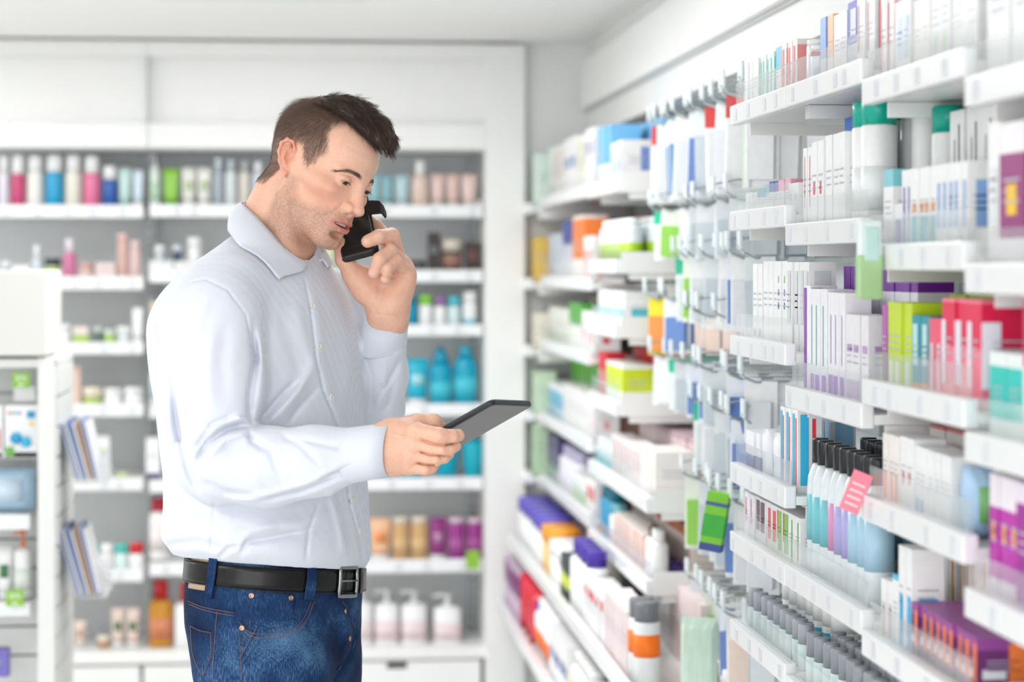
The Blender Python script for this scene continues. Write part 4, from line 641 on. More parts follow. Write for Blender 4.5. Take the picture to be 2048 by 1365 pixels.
# leaflet holders on the slatted end
def holder(px, py, py2, n, lab, glab):
    x = xg(110)+.006; y = YG+.065; z0 = zg(py2, 130); z1 = zg(py, 130); H = z1-z0
    h = empty('leaflet_holder', (x, y, z0)); tag(h, lab, 'leaflet holder'); o = link('clear_pocket', box_me('clear_pocket', .0, .004, -.01, .20, 0, H*.45, 0), cmat('acrylic'), h); o.location = (.103, 0, 0); o.rotation_euler = (0, -.2, 0)
    o = link('pocket_back', box_me('pocket_back', 0, .003, -.01, .20, 0, H, 0), cmat('acrylic'), h); o.location = (.034, 0, 0); o.rotation_euler = (0, -.32, 0); o = link('pocket_floor', box_me('pocket_floor', .032, .106, -.01, .20, -.003, 0, 0), cmat('acrylic'), h)
    cols = [(172, 182, 206), (206, 212, 224), (120, 134, 176), (226, 222, 220), (186, 150, 120), (150, 160, 190), (232, 232, 234), (110, 104, 110), (196, 204, 220)]
    for k in range(n):
        c = cols[k % len(cols)]; o = link('leaflet', box_me('leaflet', 0, .005+.001*(k % 3), .003*k, .155+.003*k, .002, H*(.92+.03*(k % 3))), pm(c)); o.location = (x+.038+k*.0078, y, z0+.004); o.rotation_euler = (0, -.30+.012*k, 0); tag(o, f'{nth(k)} leaflet from the slatted wall in the {glab} holder', 'leaflet', f'leaflets in the {glab} holder')
holder(120, 842, 972, 7, 'upper clear leaflet holder on the slatted end of the gondola', 'upper'); holder(120, 1058, 1204, 7, 'lower clear leaflet holder on the slatted end of the gondola', 'lower')
# ================================================================ the man
D0 = 3.45; PHI = math.radians(27)
def toV(p):
    q = p-CAM.astype(np.float32); return np.stack([q@RT.astype(np.float32), q@FW.astype(np.float32)-D0, p[:, 2]], 1)
def V2W(v): v = np.asarray(v, float); return np.array([CAM[0], CAM[1], 0])+RT*v[..., 0:1]+FW*(v[..., 1:2]+D0)+UP*v[..., 2:3]
def M(px, py, dy=0.): return at(px, py, D0+dy)
def rotm(a, b, c):
    ca, sa, cb, sb, cc, sc = math.cos(a), math.sin(a), math.cos(b), math.sin(b), math.cos(c), math.sin(c)
    return np.array([[ca, sa, 0], [-sa, ca, 0], [0, 0, 1]])@np.array([[cb, 0, sb], [0, 1, 0], [-sb, 0, cb]])@np.array([[1, 0, 0], [0, cc, -sc], [0, sc, cc]])
HR = rotm(*[math.radians(a) for a in (36, 20, -13.5)]); HT = np.array([-.305, 0, CAMZ+.1406]); HS = .00924
def W2H(p): return ((toV(p)-HT.astype(np.float32))@HR.astype(np.float32))/HS
def H2W(q): return V2W((np.asarray(q, float)*HS)@HR.T+HT)

def face_sdf(q):
    """Head in centimetres: x forward, y to his left, z up, origin between the ears."""
    x, y, z = q[:, 0], q[:, 1], q[:, 2]; m = np.stack([x, np.abs(y), z], 1); E_ = lambda c, r: s_ell(m, c, r); C_ = lambda a, b, ra, rb: s_cone(m, a, b, ra, rb)
    d = E_((-1.0, 0, 4.3), (9.3, 7.3, 8.1))
    d = smin(d, E_((2.3, 0, 4.6), (7.3, 6.4, 6.6)), 2.0)
    d = smin(d, E_((3.2, 0, -2.2), (6.3, 5.5, 7.6)), 2.5)
    d = smin(d, C_((.4, 5.1, -5.2), (6.9, 1.6, -9.0), 1.3, 1.5), 2.6)
    d = smin(d, C_((.2, 5.4, -5.0), (-.2, 5.9, 0), 1.1, 1.2), 2.0)
    d = smin(d, E_((7.7, .4, -9.0), (1.75, 1.9, 1.6)), 1.4)
    d = smin(d, E_((5.7, 4.3, -1.1), (2.5, 1.7, 1.3)), 2.0)
    d = smin(d, C_((2.6, 6.0, -.5), (5.0, 5.2, -.9), .7, .9), 1.6)
    # muzzle
    d = smin(d, E_((7.0, 0, -5.6), (3.1, 3.0, 2.5)), 1.5)
    # eye sockets, brow ridge
    d = smax(d, -E_((10.1, 3.1, 1.15), (1.7, 2.1, 1.25)), 1.3)
    d = smin(d, C_((8.9, .9, 2.55), (7.1, 4.4, 2.6), .74, .60), 1.3)
    # nose
    d = smin(d, C_((8.8, 0, 2.6), (10.55, 0, -1.6), .62, .86), 1.3)
    d = smin(d, E_((11.1, 0, -2.7), (1.12, 1.0, .92)), .9)
    d = smin(d, E_((9.75, 1.32, -2.95), (1.2, .62, .88)), .6)
    d = smin(d, C_((10.3, 0, -3.5), (9.6, 0, -4.6), .5, .3), .6)
    d = smax(d, -E_((10.5, .74, -3.85), (.68, .36, .48)), .2)
    # lips and mouth opening
    d = smax(d, -C_((10.9, 0, -4.0), (10.35, 0, -4.9), .25, .35), .5)
    up = s_chain(m, [((10.2, 0, -5.22), .24), ((10.15, .5, -5.1), .28), ((9.65, 1.5, -5.45), .26), ((8.2, 3.15, -5.95), .13)], .3)
    lw = s_chain(m, [((9.95, 0, -6.80), .34), ((9.8, .9, -6.76), .33), ((9.3, 1.8, -6.45), .27), ((8.2, 3.15, -6.0), .13)], .3)
    d = smax(d, -E_((9.4, 0, -7.95), (1.15, 1.6, .5)), .9)
    d = smin(d, up, .35); d = smin(d, lw, .35)
    mo = s_chain(m, [((10.3, 0, -5.98), .33), ((9.95, 1.2, -5.96), .30), ((9.3, 2.2, -5.94), .21), ((8.5, 3.15, -6.0), .07)], .1); d = smax(d, -mo, .14); d = smax(d, -E_((9.3, 0, -6.0), (1.6, 2.0, .34)), .1)
    # lids
    e = np.array((7.75, 3.15, 1.15)); q2 = m-e
    lid = np.linalg.norm(q2, axis=1)-1.40
    fold = s_ell(m, e+(.95, .1, .72), (.55, 1.5, .3))
    slit = s_ell(m, e+(1.24, .0, -.44), (.62, 1.7, .31))
    d = smin(d, lid, .35); d = smax(d, -slit, .06)
    d = d+.22*np.exp(-((z-e[2]-.80+.06*(np.abs(y)-3.1)**2)/.13)**2-((np.abs(y)-3.1)/1.5)**2)*(x > 5)
    # naso-labial furrow, temple hollow, cheek hollow, forehead lines
    g = lambda cy, cz, sy, sz: np.exp(-((np.abs(y)-cy)/sy)**2-((z-cz)/sz)**2)
    t = np.clip((-3.0-z)/3.0, 0, 1); d = d+.13*np.exp(-((np.abs(y)-(2.05+1.35*t))/.34)**2)*((z < -2.4) & (z > -6.4) & (x > 5))
    d = d+.07*np.exp(-((z-e[2]+1.25+.12*(np.abs(y)-3.1)**2)/.16)**2-((np.abs(y)-3.0)/1.3)**2)*(x > 5)
    d = d+.22*np.exp(-((x-5.2)/1.8)**2-((z-3.4)/2.0)**2)*(np.abs(y) > 4)
    d = d+.25*np.exp(-((x-4.2)/2.2)**2-((z+4.4)/1.8)**2)*(np.abs(y) > 3)
    d = d+.03*np.cos((z-5.0)*4.2)*np.exp(-((z-6)/1.5)**2)*(x > 7)
    return d
def ear_sdf(q, side):
    # ear frame: u forward, w up, v outwards
    m = np.stack([q[:, 0]+.9, q[:, 1]*side-6.95, q[:, 2]-.75], 1)
    a = math.radians(30); c, s = math.cos(a), math.sin(a); u = m[:, 0]*c-m[:, 1]*s; v = m[:, 0]*s+m[:, 1]*c
    b = math.radians(20); w = m[:, 2]; u, w = u*math.cos(b)+w*math.sin(b), -u*math.sin(b)+w*math.cos(b)
    p = np.stack([u*1.22+.35, v, w], 1).astype(np.float32)
    d = s_ell(p, (-.75, .22, .3), (1.45, .45, 2.75))
    helix = s_chain(p, [((.9, .35, .2), .22), ((1.05, .5, 1.5), .27), ((.55, .65, 2.75), .3), ((-.6, .75, 3.15), .3), ((-1.75, .7, 2.5), .3), ((-2.2, .6, 1.1), .28), ((-1.95, .5, -.5), .25), ((-1.3, .4, -1.8), .25), ((-.5, .35, -2.6), .45), ((.15, .3, -2.2), .4)], .5)
    anti = s_chain(p, [((-.1, .45, 2.0), .22), ((-.95, .6, 1.2), .27), ((-1.25, .6, .1), .27), ((-.8, .5, -1.0), .27), ((-.3, .45, -1.35), .25)], .2)
    d = smin(d, helix, .25); d = smax(d, -s_ell(p, (.05, .85, .1), (.95, .75, 1.1)), .25); d = smax(d, -s_ell(p, (-.4, .85, 2.3), (1.1, .38, .42)), .25)
    d = smin(d, anti, .25); d = smin(d, s_ell(p, (.75, .4, -.35), (.35, .4, .6)), .3)
    return d
neck = [(M(606, 380, .03), .036), (M(576, 412, .022), .051), (M(548, 470, .012), .0545), (M(526, 530, .0), .057), (M(512, 600, 0), .07)]
def head_sdf(p):
    p = p.astype(np.float32); q = W2H(p)
    d = face_sdf(q); d = smin(d, ear_sdf(q, -1), .35); d = smin(d, ear_sdf(q, 1), .35); d = d*HS
    nk = s_chain(p, neck, .03)
    nk = smin(nk, s_cone(p, M(572, 405, -.050), M(577, 535, -.035), .013, .011), .03)    # sternomastoid towards the collarbone
    nk = smin(nk, s_cone(p, M(594, 305, .01), M(580, 392, .012), .033, .044), .03)
    nk = smin(nk, s_cone(p, M(606, 478, .0), M(576, 530, .0), .018, .018), .03)
    return smin(d, nk, .012)
def fbm(p, s, seed=0):
    rs = np.random.RandomState(seed); r = 0
    for k in range(7):
        w = rs.normal(size=3)*s*(1.5**k); r = r+np.sin(p@w+rs.rand()*6.3)/(1.25**k)
    return r/3.2
# hairline tests in head centimetres: > 0 inside the hair
def hair_in(q):
    x, y, z = q[:, 0], np.abs(q[:, 1]), q[:, 2]
    top = z-(8.3+.085*y*y)
    xf = np.interp(z, [-1, .3, .8, 2.5, 4.7, 6.0, 7.1, 8.5, 10, 12], [2.6, 2.9, 3.1, 4.1, 5.1, 4.6, 3.9, 3.6, 4.5, 9])
    zl = np.interp(x, [-9, -4.6, -3.4, -2.7, -2.0, .6, .9, 1.2, 2.7, 3.2], [-5.2, -4.9, -2.0, 2.2, 3.6, 3.6, 2.6, 1.4, .3, .2])
    return np.maximum(np.where(z > 6.5, top, -9), np.minimum(xf-x, (z-zl)*.8))
def brow_z(ay): return 2.9-np.where(ay < 3.2, .10, .30)*(ay-3.2)**2
def skin_col(q, ishead=True):
    n = len(q); base = np.tile(np.array(srgb(238, 187, 161)), (n, 1)); x, y, z = q[:, 0], q[:, 1], q[:, 2]; ay = np.abs(y)
    def mixc(base, c, w): w = np.clip(w, 0, 1)[:, None]; return base*(1-w)+np.array(srgb(*c))*w
    base *= (1+.04*fbm(q, 1.2, 3))[:, None]
    if not ishead: return np.clip(base, 0, 1)
    G = lambda cx, cy, cz, s: np.exp(-(((x-cx)**2+(ay-cy)**2+(z-cz)**2)/s**2))
    base = mixc(base, (216, 132, 108), .42*G(7.0, 4.2, -2.2, 3.2)+.4*G(11, .0, -2.8, 1.3)); base = mixc(base, (226, 146, 124), .6*np.clip(1-np.minimum(ear_sdf(q, -1), ear_sdf(q, 1))/.3, 0, 1))
    base = mixc(base, (238, 196, 172), .5*G(8.6, 1.5, 6, 3))
    # stubble
    st = np.clip((-3.6-z+.12*(x-4)-.8*np.exp(-((x-5)/3)**2))/1.6, 0, 1)*np.clip((x+1.8)/1.5, 0, 1)*np.clip((z+13.5)/2, 0, 1)
    st *= 1-np.exp(-((ay/2.9)**2+((z+6.0)/.95)**2)**2*1.)*(x > 8)
    st = np.maximum(st, .8*np.clip((2.4-x)/1.2, 0, 1)*np.clip((z+9)/3, 0, 1)*np.clip((-1.0-z)/1, 0, 1)*(x > -.2))
    sp = .55+.75*np.random.RandomState(3).rand(n)
    base = mixc(base, (134, 104, 88), .46*st*sp)
    # lips
    lip = (x > 8.6)*np.exp(-((ay/2.75)**4))*np.exp(-(((z+5.98)/(1.05*np.sqrt(np.clip(1-(ay/3.35)**2,.02,1))+.1))**6)); lip = np.where((z > -4.95)|(z < -7.35), lip*.1, lip)
    base = mixc(base, (203, 112, 104), .85*lip)
    # scalp under the hair
    hi = np.clip(hair_in(q)/1.1+.25*fbm(q, 2.5, 9), 0, 1); ear = np.minimum(ear_sdf(q, -1), ear_sdf(q, 1)) < .12
    base = mixc(base, (104, 84, 74), .85*hi*(~ear)*np.where(z > 9.0, 1, .82))
    # lid edge, brow shade of hair roots
    el = np.exp(-(((x-8.9)/.5)**2))*np.exp(-(((z-1.0+.08*(ay-3.1)**2)/.10)**2))*(np.abs(ay-3.15) < 1.35)
    base = mixc(base, (60, 42, 38), .85*el)
    bz = brow_z(ay); br = np.exp(-(((z-bz)/.34)**2))*(ay > 1.1)*(ay < 5.2)*(x > 5)
    base = mixc(base, (110, 84, 70), .45*br)
    return np.clip(base, 0, 1)

def px_of(v): d = v[:, 1]+D0; return 1024+F*v[:, 0]/d, HZ-F*(v[:, 2]-CAMZ)/d
def strokes(v, L, side=0.06, lo=-9.):
    """Cloth folds: each stroke is an image polyline, height (m, + is a ridge) and width (px); only on the side of the body it lies on."""
    X, Y = px_of(v); o = np.zeros(len(v), np.float32)
    for pts, amp, w in L:
        P = np.array(pts, np.float32); x0, y0 = P.min(0)-3.5*w; x1, y1 = P.max(0)+3.5*w
        m = (X > x0)&(X < x1)&(Y > y0)&(Y < y1)&(v[:, 1] < side)&(v[:, 1] > lo)
        if not m.any(): continue
        x, y = X[m], Y[m]; d = np.full(len(x), 1e9, np.float32); tt = np.zeros(len(x), np.float32); n = len(P)-1
        for i in range(n):
            a, b = P[i], P[i+1]; ab = b-a; t = np.clip(((x-a[0])*ab[0]+(y-a[1])*ab[1])/(ab@ab), 0, 1); q = (x-a[0]-t*ab[0])**2+(y-a[1]-t*ab[1])**2
            k = q < d; d[k] = q[k]; tt[k] = (i+t[k])/n
        fade = np.clip(np.minimum(tt, 1-tt)*5+.15, 0, 1)
        o[m] += amp*np.exp(-d/(w*w))*fade*np.clip((side-v[m, 1])/.04, 0, 1)
    return o
# ---- hands: joints as image points with a depth offset, radii in metres
def fing(p, js, k=.003):
    return s_chain(p, [(M(*j[:3]), j[3]) for j in js], k)
PH_F = {'index': [(784, 512, .055, .0125), (768, 470, .076, .0112), (753, 452, .082, .0100), (738, 440, .084, .0092)],
        'middle': [(797, 522, .040, .0128), (784, 472, .004, .0122), (757, 474, -.022, .0112), (735, 483, -.029, .0100)],
        'ring': [(808, 532, .034, .0125), (780, 502, -.008, .0115), (758, 520, -.030, .0108), (748, 546, -.028, .0095)],
        'pinky': [(815, 548, .026, .0120), (792, 524, -.006, .0105), (774, 538, -.026, .0098), (771, 558, -.024, .0088)]}
def phone_hand(p):
    p = p.astype(np.float32); c = lambda *a: s_cone(p, M(*a[0]), M(*a[1]), a[2], a[3])
    pal = c((776, 640, .03), (784, 520, .046), .0195, .0125)
    for b, r in (((797, 526, .040), .0125), ((807, 536, .034), .0125), ((813, 552, .026), .0125)): pal = smin(pal, c((780, 636, .028), b, .019, r), .02)
    pal = smin(pal, c((759, 612, .018), (722, 566, .018), .0205, .0165), .02)
    pal = smin(pal, c((790, 604, .016), (806, 566, .020), .0175, .0145), .016)
    pal = smin(pal, c((750, 560, .032), (785, 545, .036), .012, .014), .02)
    wr = smin(c((770, 634, .03), (760, 720, .062), .0185, .022), c((782, 634, .03), (768, 720, .062), .0180, .022), .02)
    d = smin(pal, wr, .02)
    th = fing(p, [(728, 580, .018, .018), (706, 550, .022, .0148), (688, 519, .024, .0125), (679, 487, .026, .0105)], .006)
    d = smin(d, th, .014)
    d = smin(d, s_cone(p, M(712, 548, .026), M(752, 560, .03), .009, .012), .02)
    f = d
    for k, js in PH_F.items(): f = smin(f, smin(d, fing(p, js), .006), .0012)
    d = f
    # palm creases
    v = toV(p); d = d-strokes(v, [([(757, 547), (768, 556), (790, 556)], -.002, 2.5), ([(727, 575), (740, 600), (750, 622)], -.0008, 4)], .05)+.0003*fbm(p, 260, 4); X = v[:, 0]*1275+1024; Y = 530-(v[:, 2]-CAMZ)*1275
    def crease(ax, ay, bx, by, w=2.2):
        ab = np.array((bx-ax, by-ay), float); t = np.clip(((X-ax)*ab[0]+(Y-ay)*ab[1])/(ab@ab), 0, 1); return np.exp(-(((X-ax-t*ab[0])**2+(Y-ay-t*ab[1])**2)/w**2))
    d = d+.0007*np.maximum(crease(757, 575, 752, 622, 4), np.maximum(crease(752, 628, 800, 634, 3), crease(790, 548, 815, 555, 3)))
    return d
TB_F = {'index': [(836, 864, -.288, .0125), (880, 873, -.306, .0118), (904, 874, -.300, .0102), (917, 871, -.292, .0090)],
        'middle': [(830, 889, -.292, .0118), (884, 901, -.303, .0094), (900, 899, -.298, .0086), (912, 893, -.290, .0078)],
        'ring': [(824, 912, -.286, .0110), (872, 920, -.296, .0088), (888, 916, -.291, .0080), (898, 909, -.284, .0074)],
        'pinky': [(818, 934, -.274, .0108), (850, 938, -.282, .0096), (862, 936, -.277, .0086), (870, 929, -.270, .0076)]}
TB_C = [([(838, 878), (862, 888), (888, 892), (916, 886)], -.0030, 2.2), ([(834, 902), (860, 911), (896, 912)], -.0028, 2.0), ([(830, 925), (850, 930), (876, 930)], -.0028, 2.0)]
def tablet_hand(p):
    p = p.astype(np.float32); c = lambda *a: s_cone(p, M(*a[0]), M(*a[1]), a[2], a[3])
    d = c((778, 880, -.262), (832, 864, -.280), .0235, .0130)
    for b, r in (((828, 888, -.284), .0125), ((822, 912, -.279), .0120), ((817, 932, -.268), .0115)): d = smin(d, c((778, 905, -.262), b, .026, r), .014)
    wr = smin(c((786, 885, -.262), (700, 900, -.25), .026, .026), c((786, 908, -.262), (700, 915, -.25), .026, .026), .02)
    d = smin(d, wr, .02)
    d = smin(d, c((792, 868, -.255), (836, 850, -.246), .020, .0150), .016)
    th = smin(d, fing(p, [(836, 850, -.246, .0145), (866, 846, -.242, .0125), (886, 861, -.234, .0095)], .006), .008)
    f = None
    for k, js in TB_F.items(): e = smin(d, fing(p, js), .009); f = e if f is None else smin(f, e, .0010)
    d = smin(f, th, .0015)
    v = toV(p); X, Y = px_of(v); d = d-strokes(v, TB_C, 0.)
    for (kx, ky) in ((836, 860), (829, 887), (823, 911), (818, 934)): d = d-.0016*np.exp(-(((X-kx)/8)**2+((Y-ky)/7)**2))
    for (kx, ky) in ((881, 872), (885, 900), (873, 919)): d = d-.0007*np.exp(-(((X-kx)/6)**2+((Y-ky)/7)**2))
    d = d-.0010*np.exp(-((Y-(872+.20*(X-800)))/3.0)**2)*np.exp(-((X-800)/22)**2)+.0004*fbm(p, 260, 4)
    return d
def body_core(p):
    p = p.astype(np.float32)
    d = s_chain(p, [(M(512, 620, .0), .07), (M(515, 760, .0), .10), (M(540, 980, .0), .11), (M(548, 1150, .0), .085), (M(548, 1260, .0), .08)], .05)
    d = smin(d, s_chain(p, [(M(480, 600, 0), .05), (M(432, 640, -.15), .045), (M(436, 915, -.20), .036), (M(690, 907, -.25), .026)], .02), .04)
    d = smin(d, s_chain(p, [(M(560, 600, 0), .05), (M(645, 625, .15), .045), (M(752, 810, .12), .028), (M(766, 700, .058), .022)], .02), .04)
    for L_ in (((540, 1300, -.075), (550, 1650, -.09), (535, 2330, -.085)), ((590, 1300, .075), (610, 1650, .10), (585, 2330, .11))): d = smin(d, s_chain(p, [(M(*L_[0]), .065), (M(*L_[1]), .05), (M(*L_[2]), .033)], .03), .03)
    return d
def part(f, boxpx, dy, h, colf=None):
    (x0, y0, x1, y1) = boxpx; c = np.array([M(x, y, d) for x in (x0, x1) for y in (y0, y1) for d in dy]); P, Q = surface(f, c.min(0)-.01, c.max(0)+.01, h)
    return P, Q, colf(P)
man = empty('person', M(548, 530, 0)*np.array([1, 1, 0])); man.name = 'person'
tag(man, 'dark-haired man in pale blue shirt and jeans, phone at his ear, tablet in hand', 'person')
MOFF = np.array(man.location)
def mlink(name, me, m=None, par=None, smooth=True):
    o = link(name, me, m, par or man, smooth); o.matrix_parent_inverse = Matrix.Translation(-Vector(MOFF)) if par is None else Matrix.Identity(4); return o
def hand_col(nails):
    def f(P):
        c = skin_col(P.astype(np.float32)*100, False); v = toV(P.astype(np.float32))
        c = c*(1-.10*np.clip(fbm(P.astype(np.float32)*100, 1.0, 8), 0, 1))[:, None]**np.array([.4, 1, 1.2])
        for (w, r) in nails:
            k = np.clip(1.6-np.linalg.norm(P-w, axis=1)/r, 0, 1)[:, None]*.5; c = c*(1-k)+np.array(srgb(240, 196, 184))*k
        return np.clip(c, 0, 1)
    return f
HH = .0014
pieces = [part(head_sdf, (480, 165, 775, 640), (-.13, .14), .00145, lambda P: skin_col(W2H(P.astype(np.float32)))),
          part(phone_hand, (665, 415, 840, 745), (-.06, .09), HH, hand_col([(M(727, 482, -.04), .006), (M(741, 552, -.037), .006), (M(768, 562, -.033), .0055)])),
          part(tablet_hand, (700, 815, 935, 965), (-.335, -.205), HH, hand_col([(M(924, 871, -.295), .005)])),
          part(body_core, (300, 540, 800, 2360), (-.3, .25), .012, lambda P: skin_col(P*100, False))]
VV = []; QQ = []; CC = []; o = 0
for P, Q, c in pieces: VV.append(P); QQ.append(Q+o); CC.append(c); o += len(P)
skin = mat('skin', (.8, .5, .4), .42, sss=.12, spec=.5, vcol=True, noise=(420, .06, .18))
body = mlink('body', np_mesh('body', np.concatenate(VV), np.concatenate(QQ), np.concatenate(CC)), skin)

# ---- eyes, teeth
def hlink(name, me, m, par=None, smooth=True): return mlink(name, me, m, par, smooth)
def hpts(L): return [H2W(p) for p in L]
for s in (-1, 1):
    bm = bmesh.new(); bmesh.ops.create_uvsphere(bm, u_segments=32, v_segments=20, radius=1.22); me = bpy.data.meshes.new('eye'); 
    gz = Vector((math.cos(math.radians(-30)), 0, math.sin(math.radians(-30))))
    cols = []
    rotq = Vector((0, 0, 1)).rotation_difference(gz)
    for v in bm.verts: v.co = rotq @ v.co
    co = np.array([v.co[:] for v in bm.verts]); ang = np.degrees(np.arccos(np.clip(co@np.array(gz)/1.22, -1, 1)))
    for v, p in zip(bm.verts, co): v.co = H2W(p+np.array((7.75, 3.15*s, 1.15)))
    bm.to_mesh(me); bm.free()
    c = np.where(ang[:, None] < 12, np.array([[.01, .008, .008]]), np.where(ang[:, None] < 29, np.array([[.06, .045, .035]]), np.array([[.72, .66, .62]])))
    a = me.color_attributes.new('Col', 'FLOAT_COLOR', 'POINT'); a.data.foreach_set('color', np.c_[c, np.ones(len(c))].astype(np.float32).ravel())
    mlink('eye', me, mat('eyeball', (.8, .8, .8), .12, vcol=True))
tv = []; tf = []
for k in range(-5, 6):
    a = k*.40; w = .19
    yc = 2.1*math.sin(a*.55); xc = 9.35-1.3*(1-math.cos(a*.75)); hh = .34
    for dz in (0, 1):
        for dx in (0, -.4):
            for dyy in (-w, w): tv.append(H2W((xc+dx, yc+dyy*math.cos(a*.5), -5.55-dz*hh*1.6)))
    b = len(tv)-8
    tf += [(b, b+1, b+5, b+4), (b+2, b+6, b+7, b+3), (b, b+2, b+3, b+1), (b+4, b+5, b+7, b+6), (b, b+4, b+6, b+2), (b+1, b+3, b+7, b+5)]
mlink('teeth', mesh('teeth', tv, tf), mat('teeth', srgb(232, 226, 214), .25), smooth=False)['kind'] = 'stuff'
# ---- hair: short sides, long top swept forwards
def strands(name, roots, dirs, norms, lens, lift, drop, rad, m, segs=4, curl=.0, clump=0, par=None):
    """roots, dirs, norms in world metres; a three-sided tapering tube per strand, all in one mesh (nobody counts hairs)."""
    n = len(roots); t = np.linspace(0, 1, segs+1)[None, :, None]
    ln = lens[:, None, None]; jit = np.random.normal(0, curl, (n, 1, 3))
    P = roots[:, None]+dirs[:, None]*ln*t+norms[:, None]*(lift[:, None, None]*ln*(t-.0)*(1-.55*t))+np.array([0, 0, -1.])*(drop[:, None, None]*ln*t*t)+jit*ln*t
    if clump:
        idx = np.random.choice(n, max(1, n//clump), replace=False); c = roots[idx]
        near = np.array([np.argmin(((c-r)**2).sum(1)) for r in roots]); tgt = P[idx][near]
        P = P+(tgt-P)*(t**1.3)*.72
    T = np.gradient(P, axis=1); T /= np.linalg.norm(T, axis=2, keepdims=True)+1e-12
    A = np.cross(T, norms[:, None]+1e-3); A /= np.linalg.norm(A, axis=2, keepdims=True)+1e-12; Bn = np.cross(T, A)
    r = rad*(1-.75*t)
    V = np.stack([P+(A*math.cos(a)+Bn*math.sin(a))*r for a in (0, 2.09, 4.19)], 2).reshape(-1, 3)
    base = (np.arange(n)*(segs+1)*3)[:, None, None]; i = np.arange(segs)[None, :, None]*3; k = np.arange(3)[None, None, :]; k2 = (k+1) % 3
    Q = np.stack([base+i+k, base+i+k2, base+i+3+k2, base+i+3+k], -1).reshape(-1, 4)
    o = mlink(name, np_mesh(name, V, Q), m); o['kind'] = 'stuff'; return o
HP = pieces[0][0].astype(np.float32); HL = W2H(HP); hin = hair_in(HL)
def grad(f, p, e=.001):
    d0 = f(p); g = np.stack([f(p+np.eye(3, dtype=np.float32)[k]*e)-d0 for k in range(3)], 1); return g/(np.linalg.norm(g, axis=1, keepdims=True)+1e-9)
hv = lambda v: V2Wd(np.asarray(v, float)@HR.T)
def V2Wd(v): return RT*v[..., 0:1]+FW*v[..., 1:2]+UP*v[..., 2:3]
eary = np.minimum(ear_sdf(HL, -1), ear_sdf(HL, 1)) < .15
def strip(x, z): return np.clip((z-9.0)/2.0, 0, 1)
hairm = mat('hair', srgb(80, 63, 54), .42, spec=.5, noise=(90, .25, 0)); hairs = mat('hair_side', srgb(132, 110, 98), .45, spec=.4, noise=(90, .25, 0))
# top volume
def top_sdf(p):
    q = W2H(p.astype(np.float32)); x, y, z = q[:, 0], q[:, 1], q[:, 2]
    base = smin(s_ell(q, (-1.0, 0, 4.3), (9.3, 7.3, 8.1)), s_ell(q, (2.3, 0, 4.6), (7.3, 6.4, 6.6)), 2.0)
    th = 1.55+.55*np.exp(-((x-2.5)/4)**2-((y-.5)/4)**2)-1.25*np.clip((-x-.5)/4.5, 0, 1)+.25*np.sin(y*3.1+x*.55+1.2*np.sin(x*.5))+.12*np.sin(y*8+x*1.2)
    d = base-th
    reg = np.stack([8.9+.085*y*y-z+.0*x, (-5.2-x)*.7+(9.5-z)*.5], 0).max(0)       # keep only above the hairline
    d = smax(d, reg, 1.4)
    # the tuft hanging over the forehead
    tuft = s_chain(q, [((3.0, .5, 13.0), 1.3), ((7.0, 1.0, 11.9), 1.5), ((9.6, 1.8, 10.3), 1.15), ((10.3, 2.4, 8.9), .6)], .8)
    tuft = smin(tuft, s_chain(q, [((3.0, -2.0, 12.2), 1.0), ((6.4, -1.5, 10.9), 1.0), ((8.8, -.3, 9.7), .8), ((9.7, .8, 8.8), .5)], .8), .8)
    tuft = tuft+.12*np.sin(y*6+z*1.5+x*.8)+.06*np.sin(y*14+x*2)
    return smin(d, tuft, .9)*HS
_c = np.array([M(540, 140, -.14), M(830, 340, .16), M(830, 340, -.14), M(540, 140, .16)]); P, Q = surface(top_sdf, _c.min(0)-.01, _c.max(0)+.01, .0022)
hair = mlink('hair', np_mesh('hair', P, Q), hairm)
rs = np.random.RandomState(11)
# side and back: short
mk = np.where((hin > .0)&(~eary)&(HL[:, 2] < 12.0))[0]; w = np.clip(hin[mk]/1.0+.25, .08, 1); mk = mk[rs.rand(len(mk)) < w*1.0]; mk = rs.choice(mk, min(24000, len(mk)), replace=False)
r = HP[mk]+rs.normal(0, .0006, (len(mk), 3)); n = grad(head_sdf, HP[mk]); q = HL[mk]
dl = np.stack([np.where(q[:, 0] > -2.5, -.10+.05*(q[:, 0]), -.35), 0*q[:, 0], -1+0*q[:, 0]], 1)+rs.normal(0, .16, (len(mk), 3)); dw = hv(dl); dw -= n*(dw*n).sum(1)[:, None]; dw /= np.linalg.norm(dw, axis=1)[:, None]
up = np.clip((q[:, 2]-3)/7, 0, 1); back = np.clip((-q[:, 0]-1)/5, 0, 1)
ln = (.0055+.010*up+.008*back*up)*rs.uniform(.6, 1.2, len(mk)); lift = .35+.5*up*back+rs.uniform(0, .25, len(mk))
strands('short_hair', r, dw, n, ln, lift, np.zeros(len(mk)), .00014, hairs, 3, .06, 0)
# crown and top: long, swept forwards
ok = P[(W2H(P.astype(np.float32))[:, 2] > 8.2)]; ok = ok[rs.choice(len(ok), 7000)]
r = ok.astype(np.float32); n = grad(top_sdf, r); q = W2H(r)
dl = np.stack([1+0*q[:, 0], .12+.05*q[:, 1], -.12*np.clip(q[:, 0]-3, 0, 6)], 1)+rs.normal(0, .10, (len(r), 3)); dw = hv(dl); dw -= n*(dw*n).sum(1)[:, None]*.9; dw /= np.linalg.norm(dw, axis=1)[:, None]
front = np.clip((q[:, 0]-5)/4, 0, 1); crown = np.clip((-1-q[:, 0])/4, 0, 1)
ln = (.026-.012*front-.008*crown)*rs.uniform(.6, 1.25, len(r)); lift = .10+.35*crown+rs.uniform(0, .22, len(r))+.15*front
strands('long_hair', r-n*.0006, dw, n, ln, lift, .25*front, .00026, hairm, 6, .07, 9)
